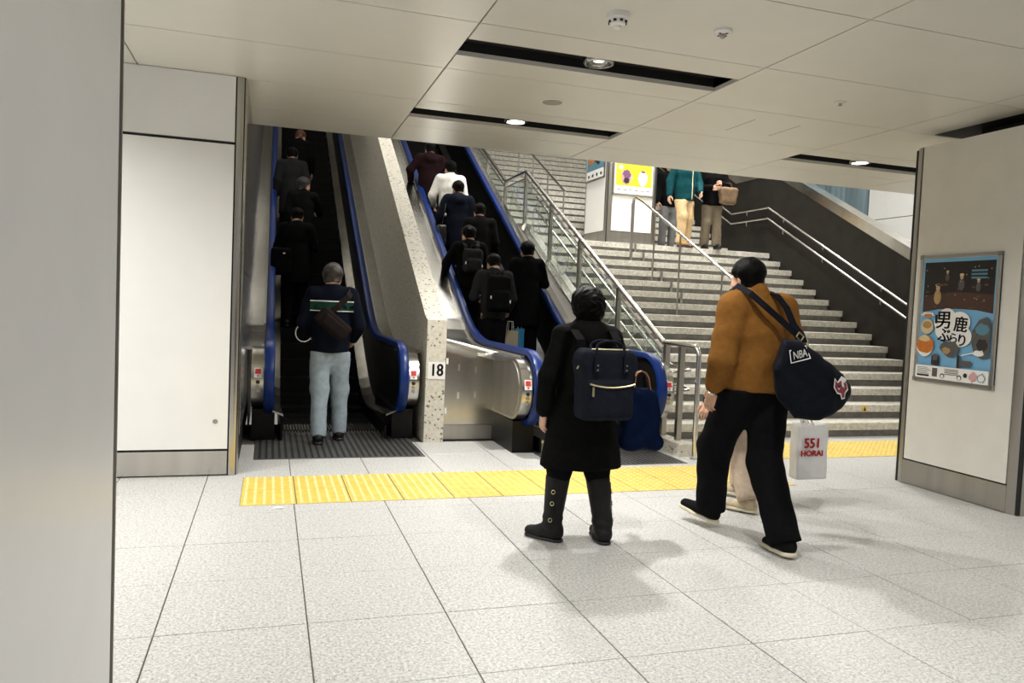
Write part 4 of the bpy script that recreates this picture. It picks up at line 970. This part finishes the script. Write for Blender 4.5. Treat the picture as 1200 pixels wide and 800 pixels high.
# green stripe with pale edges across the upper back and chest
bv = [o for o in pj.children if o.name.startswith('jacket')][0].data
def ring_band(z0, z1, mt, nm, off):
    bvh = BVHTree.FromPolygons([v.co[:] for v in bv.vertices], [p.vertices[:] for p in bv.polygons]); vs = []; N = 48; S_ = 1.71/1.7
    for z in (z0, z1):
        for i in range(N+1):
            x = -.20 + .40*i/N; h = bvh.ray_cast(Vector((x, -1, z)), Vector((0, 1, 0)))
            vs.append((x, (h[0].y if h[0] else -.02) - off, z))
    m = MB(); m.add(vs, [(i, i+1, N+2+i, N+1+i) for i in range(N)]); o = m.build(nm, mt); o.parent = pj
ring_band(1.255, 1.345, cloth('green_stripe', (.012, .045, .032)), 'stripe', .004); ring_band(1.340, 1.350, C_white, 'stripe_piping', .006); ring_band(1.250, 1.258, C_white, 'stripe_piping', .006)
e = thing('sling_bag', 'dark brown sling bag worn across the back of the jacket with green stripe', 'bag', (.60, 7.22, 1.05))
C_sling = cloth('dark_brown_nylon', (.014, .010, .010), .7)
def slab(c, ax, up_, h, r, vox):       # rounded box with a frame
    m4 = frame4((0,0,0), ax, up_).to_3x3(); R_ = np.array(m4)
    v, f = sdf_func(lambda X, Y, Z: rbox(X, Y, Z, (0,0,0), h, r), [-q-.03 for q in h], [q+.03 for q in h], vox)
    return (v @ R_.T + np.array(c), f)
link('pouch', np_mesh('pouch', [slab((.56, 7.215, 1.14), (.75, 0, -.62), (.62, 0, .75), (.17, .085, .045), .035, .010)], C_sling), e)
link('front_pocket', np_mesh('pocket', [slab((.56, 7.17, 1.13), (.75, 0, -.62), (.62, 0, .75), (.12, .055, .02), .015, .009)], C_sling), e)
MB().band([(.47, 7.235, 1.20), (.60, 7.245, 1.30), (.70, 7.28, 1.40), (.74, 7.40, 1.465), (.70, 7.52, 1.40), (.55, 7.62, 1.2)], (.6, 0, -.7), .055, .008).build('strap', C_sling, e)

A_ = [
 ('person in a black coat with white shirt collar and shoulder bag, above the jeans', .33, 11.11, 1.69, dict(top=C_black, hem=.62, coat=True, bulk=.02, trousers=C_blackt, collar=M_shirt, hair=('short', M_hair), head=(-.35, -.1), seed=1, pose=dict(elL=(-.25, .02, 1.12), wrL=(-.20, .24, 1.10), elR=(.25, .03, 1.13), wrR=(.12, .27, 1.15)))),
 ('grey haired person in a black coat lifting one hand to the face', .44, 12.37, 1.66, dict(top=C_black2, hem=.60, coat=True, bulk=.02, trousers=C_blackt, hair=('full', M_hairg), head=(-.1, -.85), seed=2, pose=dict(elR=(.27, .12, 1.18), wrR=(.10, .20, 1.42)))),
 ('person in a charcoal coat with dark short hair, pale collar showing', .29, 13.41, 1.69, dict(top=C_grey, hem=.58, coat=True, bulk=.02, trousers=C_blackt, collar=M_shirt, hair=('short', M_hair), head=(-.3, 0), seed=3, pose={})),
 ('person with reddish face bent forward at the head of the escalator queue', .42, 14.15, 1.62, dict(top=C_black, hem=.70, bulk=.03, trousers=C_blackt, hair=('short', mat('auburn_hair', (.10, .025, .012), .45, noise=.4, nscale=50)), head=(-.45, -.7), lean=.12, seed=4, pose={}))]
AP = []
for (lb, x, y, H, kw) in A_:
    ps = kw.pop('pose'); AP.append(rider(lb, 'A', x, y, H, pose=ps, shoes=M_shoe, group=GA, **kw))
B_ = [
 ('person in a charcoal jacket with white collar wearing a large black backpack', 2.72, 9.49, 1.70, dict(top=C_grey, hem=.84, bulk=.015, trousers=C_blackt, collar=M_shirt, hair=('short', M_hair), head=(-.42, .15), seed=11, pose=dict(elL=(-.26, .03, 1.12), wrL=(-.14, .27, 1.12), elR=(.26, .02, 1.12), wrR=(.27, .20, .96)), grip='R')),
 ('person in a plain long black coat standing against the far blue handrail', 3.27, 9.62, 1.70, dict(top=C_black, hem=.56, coat=True, bulk=.02, trousers=C_blackt, hair=('full', M_hair), head=(-.1, .1), seed=12, pose=dict(elR=(.27, .02, 1.14), wrR=(.20, .25, 1.12)))),
 ('person in a dark jacket with a small square backpack, one hand on the blue handrail', 2.55, 9.95, 1.69, dict(top=C_black, hem=.84, bulk=.018, trousers=C_blackt, hair=('full', M_hair), head=(-.3, .35), seed=13, pose=dict(elL=(-.30, .05, 1.17), wrL=(-.28, .27, 1.02)))),
 ('person in a black coat with blue collar, no bag on the back', 2.86, 10.76, 1.70, dict(top=C_black2, hem=.60, coat=True, bulk=.022, trousers=C_blackt, collar=cloth('blue_shirt', (.02, .05, .13)), hair=('short', M_hair), head=(-.3, 0), seed=14, pose={})),
 ('person in a navy hooded coat carrying a dark shoulder bag', 2.69, 11.38, 1.70, dict(top=cloth('navy_wool', (.008, .010, .019)), hem=.66, coat=True, bulk=.024, hood=True, trousers=C_navy, hair=('short', M_hair), head=(-.2, .2), seed=15, pose=dict(elL=(-.28, -.02, 1.15), wrL=(-.24, .20, 1.00)))),
 ('person in a white jacket and black cap with thin dark strap', 2.71, 12.27, 1.70, dict(top=C_white, hem=.80, bulk=.025, trousers=C_blackt, hair=('short', M_hair), head=(-.15, .3), seed=16, pose=dict(elL=(-.28, .02, 1.13), wrL=(-.22, .22, 1.0)))),
 ('person in a dark maroon hooded jacket leaning on the blue handrail', 2.50, 12.75, 1.72, dict(top=C_maroon, hem=.72, bulk=.035, hood=True, trousers=C_blackt, hair=('short', M_hair), head=(-.2, .1), seed=17, pose=dict(elL=(-.32, .0, 1.20), wrL=(-.27, .25, 1.07))))]
BP = []
for (lb, x, y, H, kw) in B_:
    ps = kw.pop('pose'); BP.append(rider(lb, 'B', x, y, H, pose=ps, shoes=M_shoe, group=GB, **kw))
# black cap on the person in white
e_, J_, _ = BP[5]; S_ = 1.0; Rh = rot_xyz(rx=-.15, rz=.3)
cp = sdf_mesh([((0, -.012, .135), (0, .004, .142), .100, .097, (.92, 1.08, .95))], .009, .02, cuts=[lambda X, Y, Z: .115 - Z])
br = sdf_mesh([((0, .09, .125), (0, .15, .115), .075, .06, (1, 1, .18))], .009, .01)
o = link('cap', np_mesh('cap', [xf(cp, Rh, J_['head']), xf(br, Rh, J_['head'])], C_black)); o.parent = e_
# bags of the riders
def pack_on(pr, label, wd, hh, dp, z, mt, detail=True):
    e0, J0, _ = pr; b0 = on_person(e0, (0, 0, 0)); y0 = -.155 - dp/2
    e = thing('backpack', label, 'backpack', (b0.x, b0.y + y0, b0.z + z - hh/2))
    c = np.array((b0.x, b0.y + y0, b0.z + z))
    fn = lambda X, Y, Z: np.minimum(rbox(X, Y, Z, c, (wd/2, dp/2, hh/2), .05), rbox(X, Y, Z, c + V3(0, -dp*.5, -hh*.18), (wd*.38, dp*.3, hh*.26), .03)) + .003*np.sin(X*50)*np.sin(Z*40)
    link('bag_body', np_mesh('pack', [sdf_func(fn, c - V3(wd, dp*1.6, hh)*.8, c + V3(wd, dp*1.6, hh)*.8, .013)], mt), e)
    for sx in (-1, 1):
        pts = [on_person(e0, (sx*.075, -.14, z+hh*.34)), on_person(e0, (sx*.085, -.125, 1.40)), on_person(e0, (sx*.10, -.02, 1.475)), on_person(e0, (sx*.11, .10, 1.40)), on_person(e0, (sx*.13, .14, 1.2))]
        MB().band(pts, (1, 0, 0), .05, .012).build('shoulder_strap', mt, e)
    MB().tube([c + V3(-.04, -.01, hh/2-.01), c + V3(-.03, -.015, hh/2+.04), c + V3(.03, -.015, hh/2+.04), c + V3(.04, -.01, hh/2-.01)], .007, 6).build('grab_handle', mt, e)
    for q in ((-.4, -.1), (.42, -.2)): MB().box(c[0]+q[0]*wd-.008, c[0]+q[0]*wd+.008, c[1]-dp*.55, c[1]-dp*.42, c[2]+q[1]*hh-.02, c[2]+q[1]*hh+.015).build('buckle', M_print_white, e)
    return e
pack_on(BP[0], 'large black backpack on the charcoal jacket', .30, .46, .16, 1.17, C_black)
pack_on(BP[2], 'small square black backpack with broad straps on the dark jacket', .27, .32, .12, 1.20, C_grey)
def sack(name, label, c, h, r, mt, strap=None):
    e = thing(name, label, 'bag', (c[0], c[1], c[2]-h[2]))
    fn = lambda X, Y, Z: rbox(X, Y, Z, c, h, r) + .003*np.sin(X*45)*np.sin(Z*40)
    link('bag_body', np_mesh('bag', [sdf_func(fn, np.array(c)-np.array(h)-.04, np.array(c)+np.array(h)+.04, .012)], mt), e)
    if strap: MB().band(strap, (.3, 1, 0), .03, .006).build('strap', mt, e)
    return e
b0 = on_person(BP[4][0], (0,0,0)); c = np.array((b0.x-.27, b0.y-.06, b0.z+.84))
sack('shoulder_bag', 'dark leather shoulder bag hanging beside the navy hooded coat', c, (.07, .15, .15), .04, mat('dark_leather', (.010, .009, .009), .35), [c+V3(.0, -.08, .14), c+V3(.04, -.05, .35), c+V3(.09, .03, .615), c+V3(.06, .12, .35), c+V3(.0, .10, .14)])
b0 = on_person(AP[0][0], (0,0,0)); c = np.array((b0.x-.20, b0.y-.20, b0.z+.90))
e = sack('shoulder_bag', 'black shoulder bag with small steel clasp on the coat with white collar', c, (.14, .075, .19), .045, C_black, [c+V3(-.05, 0, .18), c+V3(.06, .02, .38), c+V3(.10, .10, .565), c+V3(.02, .25, .45), c+V3(-.03, .2, .17)])
MB().box(c[0]+.02, c[0]+.05, c[1]-.085, c[1]-.07, c[2]+.10, c[2]+.12).build('clasp', M_chrome, e)
# pale hoop hanging at the escalator edge near the jeans
yh, zh_ = 8.75, .98
e = thing('hoop', 'thin pale hoop held at the edge of the dark escalator beside the jeans', 'hoop', (.33, yh, zh_))
MB().tube([(.365 + .088*math.cos(t), yh, .98 + .098*math.sin(t)) for t in np.linspace(.7, 5.9, 28)], .006, 8).build('ring', M_print_white, e, smooth=True)
MB().tube([(.432, yh, 1.043), (.47, yh+.03, 1.07)], .012, 8).build('grip', C_black, e)
# phone in the raised hand
b0 = on_person(AP[1][0], (.20, .26, 1.13)); e = thing('phone', 'small white phone held above the dark escalator steps', 'phone', b0[:])
v, f = slab(b0, (1, .1, .2), (-.2, .3, .9), (.07, .038, .005), .004, .004); link('case', np_mesh('phone', [(v, f)], M_print_white), e)
MB().box(b0.x-.05, b0.x+.05, b0.y-.012, b0.y-.008, b0.z-.02, b0.z+.02).build('screen', M_print_white, e)
# paper bags
def paper_bag(label, x, y, z, wd, dp, hh, mt, hz):
    e = thing('paper_bag', label, 'bag', (x, y, z), 0, 'paper bags held on the escalator')
    m = MB(); m.add([(x-wd/2, y-dp/2, z), (x+wd/2, y-dp/2, z), (x+wd/2, y+dp/2, z), (x-wd/2, y+dp/2, z), (x-wd/2, y-dp/2, z+hh), (x+wd/2, y-dp/2, z+hh), (x+wd/2, y+dp/2, z+hh), (x-wd/2, y+dp/2, z+hh), (x-wd/2+.004, y, z+hh*.4), (x+wd/2-.004, y, z+hh*.4)],
        [(0,3,2,1), (0,1,5,4), (2,3,7,6), (1,9,5), (1,2,9), (2,6,9), (0,4,8), (0,8,3), (3,8,7)]); m.build('bag_body', mt, e)
    for s in (-1, 1): MB().tube([(x-wd*.2, y+s*dp*.45, z+hh-.03), (x-wd*.15, y+s*dp*.3, z+hh+hz), (x+wd*.15, y+s*dp*.3, z+hh+hz), (x+wd*.2, y+s*dp*.45, z+hh-.03)], .004, 6).build('handle', M_print_white, e)
b0 = on_person(BP[0][0], (.27, .22, 0))
paper_bag('beige paper carrier bag held beside the charcoal jacket', b0.x+.04, b0.y, b0.z+.36, .20, .09, .34, mat('kraft_paper', (.42, .36, .26), .8), .12)
paper_bag('bright blue paper carrier bag held beside the beige one', b0.x+.18, b0.y+.06, b0.z+.33, .13, .09, .40, mat('blue_paper', (.02, .22, .45), .6), .12)

# ---------------- people on the stair landing
GS = 'people coming down the stairs'
s1, S1J, _ = person('person in a teal zip jacket and khaki trousers walking down from the landing', (6.86, 11.93, LAND+.001), math.pi+.10, 1.72,
   dict(ankL=(-.10, -.06, .095), ankR=(.10, .09, .095), kneeR=(.10, .10, .50), elR=(.27, -.06, 1.12), wrR=(.30, -.02, .88), elL=(-.25, .06, 1.12), wrL=(-.20, .18, .95)),
   top=C_teal, hem=.80, bulk=.035, trousers=C_khaki, shoes=M_leather, hair=('short', M_hair), vox=.014, fold=.010, group=GS, seed=51, tr_flare=.012)
jm = [o for o in s1.children if o.name.startswith('jacket')][0].data
m = MB(); zs_ = np.linspace(.83, 1.42, 24); vs = []
bvh = BVHTree.FromPolygons([v.co[:] for v in jm.vertices], [p.vertices[:] for p in jm.polygons])
for z in zs_:
    for x in (-.065, -.045):
        h = bvh.ray_cast(Vector((x, 1, z)), Vector((0, -1, 0))); vs.append((x, (h[0].y if h[0] else .12)+.005, z))
m.add(vs, [(2*i, 2*i+1, 2*i+3, 2*i+2) for i in range(23)]); o = m.build('zip', mat('cream_zip', (.75, .68, .48), .6)); o.parent = s1
s2, S2J, _ = person('person in a black jacket and taupe trousers holding a brown bag', (7.45, 11.86+.12, LAND+.001), math.pi-.25, 1.66,
   dict(ankL=(-.10, .06, .095), ankR=(.10, -.05, .095), elL=(-.25, .06, 1.14), wrL=(-.08, .26, 1.16), elR=(.25, .02, 1.12), wrR=(.10, .26, 1.08)),
   top=C_black, hem=.80, bulk=.03, trousers=C_taupe, shoes=M_shoe, collar=M_shirt, hair=('bob', M_hair), vox=.015, group=GS, seed=52, tr_flare=.02, head=(-.2, .2))
c = on_person(s2, (-.20, .24, .93)); e = thing('handbag', 'soft brown handbag held in front of the black jacket on the landing', 'bag', (c.x, c.y, c.z-.15))
fn = lambda X, Y, Z: rbox((X-c.x)*(1 - .9*(Z-c.z)), Y-c.y, Z-c.z, (0,0,0), (.17, .07, .15), .05) + .004*np.sin(X*40)*np.sin(Z*34)
link('bag_body', np_mesh('bag', [sdf_func(fn, (c.x-.3, c.y-.13, c.z-.22), (c.x+.3, c.y+.13, c.z+.22), .012)], mat('brown_leather', (.16, .10, .055), .6, noise=.3, nscale=14)), e)
MB().band([(c.x-.08, c.y, c.z+.13), (c.x-.05, c.y+.02, c.z+.23), (c.x+.05, c.y+.02, c.z+.23), (c.x+.08, c.y, c.z+.13)], (0, 1, 0), .02, .006).build('handle', mat('brown_leather', (.16, .10, .055)), e)
s0, S0J, _ = person('person in dark jacket and grey trousers following behind the teal jacket', (6.99, 12.72, LAND+.001), math.pi, 1.66, {}, top=C_black, hem=.82, bulk=.025, trousers=C_greyt, shoes=M_shoe, hair=('short', M_hair), vox=.016, group=GS, seed=53)

# ================================================================== POSTERS
M_alu = mat('aluminium_frame', (.62, .61, .58), .3, 1.0)
PCOL = {'sky': (.18, .42, .66), 'night': (.018, .014, .013), 'floor': (.07, .035, .025), 'white': (.78, .78, .76), 'ink': (.012, .012, .012), 'orange': (.55, .17, .03), 'cream': (.66, .50, .28), 'grey': (.10, .095, .09), 'skin': (.55, .34, .22),
        'tan': (.40, .26, .12), 'yellow': (.82, .62, .03), 'purple': (.20, .08, .20), 'dark': (.03, .028, .03), 'teal': (.10, .24, .32), 'red': (.5, .03, .04), 'pink': (.62, .35, .38), 'brown': (.12, .06, .035)}
PM = {k: mat('print_' + k, v, .35, noise=.12 if k in ('night', 'floor', 'grey', 'orange', 'tan') else .0, nscale=24) for k, v in PCOL.items()}
class Poster:
    def __init__(s, name, label, o, x, wd, ht, group=None, fr=.028):
        s.m4 = frame4(o, x, (0, 0, 1)); s.layer = 0; s.w, s.h = wd, ht
        s.e = thing(name, label, 'poster', o, 0, group)
        s.box('backing', 0, 0, wd, ht, 0, .012, PM['white'])
        for q in ((0, -.0, wd, fr), (0, ht-fr, wd, ht)): s.box('frame_bar', *q, 0, .024, M_alu)
        for q in ((0, 0, fr, ht), (wd-fr, 0, wd, ht)): s.box('frame_bar', *q, 0, .022, M_alu)
        for q in ((0, 0), (wd-fr, 0), (0, ht-fr), (wd-fr, ht-fr)): s.box('frame_corner', q[0]-.003, q[1]-.003, q[0]+fr+.003, q[1]+fr+.003, 0, .027, M_steel_d)
        s.print = s.poly('print', [(fr, fr), (wd-fr, fr), (wd-fr, ht-fr), (fr, ht-fr)], PM['white'], s.e)
    def box(s, nm, x0, y0, x1, y1, z0, z1, mt):
        m = MB(); m.box(x0, x1, y0, y1, z0, z1); me = m.mesh(nm, mt); return put(me, nm, s.m4, s.e)
    def poly(s, nm, pts, mt, parent=None):
        s.layer += 1; m = MB(); m.add([(x, y, .0125 + .00025*s.layer) for x, y in pts], [tuple(range(len(pts)))]); me = bpy.data.meshes.new(nm); me.from_pydata(m.v, [], m.f); me.materials.append(mt)
        return put(me, nm, s.m4, parent or s.print)
    def rect(s, nm, x0, y0, x1, y1, mt): return s.poly(nm, [(x0, y0), (x1, y0), (x1, y1), (x0, y1)], mt)
    def disc(s, nm, x, y, rx, ry, mt, n=20, jag=0.0):
        r_ = random.Random(int(x*1000+y*77)); return s.poly(nm, [(x + rx*math.cos(2*math.pi*k/n)*(1 + jag*r_.uniform(-1, 1)), y + ry*math.sin(2*math.pi*k/n)*(1 + jag*r_.uniform(-1, 1))) for k in range(n)], mt)
    def text(s, body, x, y, size, mt, bold=.0, sx=1.0, rot=0.0):
        s.layer += 1; me = text_mesh(body, size, mt, bold=bold, sx=sx); me.transform(Matrix.Translation((x, y, .0125 + .00025*s.layer + .0007)) @ Matrix.Rotation(rot, 4, 'Z')); return put(me, 'lettering', s.m4, s.print)
# travel poster on the pillar
W_, H_ = .745, 1.045
po = Poster('poster', 'blue travel poster with dark photo and white cloud lettering in aluminium frame', (5.234, 5.108, .900), (0, -1, 0), W_, H_)
po.rect('sky', .030, .125, W_-.030, H_-.030, PM['sky'])
po.poly('photo', [(.045, .575), (.20, .600), (.37, .606), (.55, .600), (.70, .575), (.70, .985), (.045, .985)], PM['night'])
po.poly('photo', [(.046, .577), (.20, .602), (.37, .608), (.55, .602), (.699, .577), (.699, .72), (.37, .745), (.046, .71)], PM['floor'])
r_ = random.Random(5)
for (x, y, sc) in ((.185, .70, 1.0), (.405, .80, .8), (.27, .86, .5), (.56, .78, .6)):
    po.disc('figure', x, y, .035*sc, .060*sc, PM['tan'] if sc > .9 else PM['grey']); po.disc('figure', x, y+.075*sc, .020*sc, .024*sc, PM['skin']); po.disc('figure', x, y+.098*sc, .026*sc, .013*sc, PM['cream'])
for k in range(16): po.disc('light', r_.uniform(.07, .68), r_.uniform(.64, .96), .0045, .0045, PM['cream'], 8)
for k in range(12): 
    x, y = r_.uniform(.07, .66), r_.uniform(.60, .80); po.rect('furniture', x, y, x+r_.uniform(.02, .06), y+r_.uniform(.01, .02), PM['brown'])
for k in range(3): po.rect('caption', .50, .90-.028*k, .64, .915-.028*k, PM['teal'])
for (x, y, rx, ry) in ((.30, .535, .085, .075), (.42, .50, .10, .085), (.28, .43, .085, .075), (.44, .39, .10, .085), (.36, .46, .13, .11), (.24, .49, .06, .06)): po.disc('cloud', x, y, rx, ry, PM['white'])
po.text('男', .275, .505, .155, PM['ink'], .003); po.text('鹿', .435, .475, .130, PM['ink'], .003, rot=-.06)
po.text('ぶ', .285, .385, .125, PM['ink'], .003); po.text('ら', .375, .365, .095, PM['ink'], .0025); po.text('り', .455, .352, .105, PM['ink'], .0025, rot=-.06)
po.rect('tag', .190, .485, .215, .555, PM['ink'])
po.disc('cup', .115, .455, .062, .062, PM['cream']); po.disc('cup', .115, .470, .045, .030, PM['tan']); po.disc('lid', .120, .555, .060, .022, PM['white'], jag=.2); po.disc('lid', .120, .548, .045, .014, PM['orange'], jag=.2)
po.disc('dish', .105, .285, .085, .075, PM['white'], jag=.08); po.disc('dish', .108, .305, .088, .072, PM['orange'], jag=.06); po.disc('dish', .100, .355, .055, .026, PM['cream'], jag=.2)
po.poly('rock_photo', [(.545, .44), (.60, .525), (.665, .55), (.705, .50), (.705, .24), (.64, .225), (.575, .255), (.545, .34)], PM['grey'])
po.disc('rock_photo', .63, .45, .06, .045, PM['teal'], jag=.2); po.disc('rock_photo', .64, .33, .05, .05, PM['dark'], jag=.2)
po.disc('village', .34, .285, .085, .060, PM['grey'], 12, .25); po.disc('village', .32, .265, .040, .030, PM['tan'], 10, .3)
po.rect('house', .180, .145, .255, .225, PM['dark']); po.rect('house', .195, .185, .24, .235, PM['grey'])
po.rect('ship', .43, .155, .555, .20, PM['grey']); po.rect('ship', .425, .128, .45, .24, PM['dark']); po.poly('streak', [(.46, .235), (.65, .285), (.65, .292), (.46, .243)], PM['white']); po.disc('island', .615, .265, .045, .022, PM['white'], jag=.15)
po.rect('credit_strip', .030, .030, W_-.030, .135, PM['white'])
for k in range(5): po.rect('credit_line', .05, .115-.012*k, .05+.10+.02*((k*7) % 3), .119-.012*k, PM['grey'])
po.rect('credit_block', .05, .045, .17, .060, PM['ink']); po.rect('credit_block', .20, .05, .25, .12, PM['grey'])
for x in (.30, .46): po.disc('credit_icon', x, .062, .022, .020, PM['brown']); po.disc('credit_icon', x, .058, .014, .014, PM['white'])
for k in range(4): po.rect('credit_line', .32, .115-.013*k, .45, .120-.013*k, PM['grey'])
po.disc('credit_seal', .515, .085, .018, .018, PM['dark']); po.disc('credit_map', .585, .080, .035, .040, PM['pink'], 14, .2); po.disc('credit_map', .66, .075, .035, .035, PM['teal'], 14, .25); po.disc('credit_map', .66, .075, .028, .028, PM['white'], 14, .2)
# yellow poster and side poster on the landing column
p2 = Poster('poster', 'yellow poster with pale figures on the white landing column', (5.545, 12.078, 3.36), (1, 0, 0), .78, 1.06, 'posters on the landing column', .024)
p2.rect('field', .05, .16, .73, 1.0, PM['yellow'])
for k in range(14): p2.disc('cloud', r_.uniform(.08, .70), r_.uniform(.2, .98), r_.uniform(.02, .06), r_.uniform(.015, .04), PM['white'], 12, .3)
p2.disc('figure', .25, .30, .10, .12, PM['pink'], 16, .15); p2.disc('figure', .25, .36, .075, .075, PM['purple'], 16, .2); p2.disc('figure', .25, .25, .06, .05, PM['dark'], 14, .25); p2.disc('figure', .56, .30, .09, .13, PM['white'], 16, .12); p2.disc('figure', .56, .42, .045, .02, PM['purple'], 12, .2)
for k in range(6): p2.rect('caption', .08+.11*k, .085, .15+.11*k, .095, PM['grey'])
p3 = Poster('poster', 'blue toned poster on the side of the landing column facing the escalators', (5.449, 13.00, 3.66), (0, -1, 0), .80, 1.06, 'posters on the landing column', .024)
p3.rect('field', .03, .18, .77, 1.03, PM['teal']); p3.disc('figure', .22, .48, .14, .20, PM['orange'], 16, .25); p3.disc('figure', .50, .42, .20, .14, PM['dark'], 16, .3); p3.disc('figure', .55, .62, .14, .10, PM['white'], 14, .3)
for k in range(4): p3.disc('mark', .12+.18*k, .09, .04, .03, PM['dark'], 12, .3)

# scrap of paper on the floor
tag(MB().add([(.045, 5.12, .002), (.10, 5.10, .006), (.125, 5.135, .003), (.075, 5.155, .009), (.085, 5.125, .014)], [(0,1,4), (1,2,4), (2,3,4), (3,0,4), (0,3,2,1)]).build('paper_scrap', M_print_white), 'crumpled scrap of white paper lying beside the yellow paving', 'paper scrap')
# flush access hatch in the ceiling
for x in (3.765, 4.21): MB().box(x-.0025, x+.0025, 5.47, 5.90, CEIL-.0008, CEIL+.002).build('hatch_joint', M_black, ceiling)
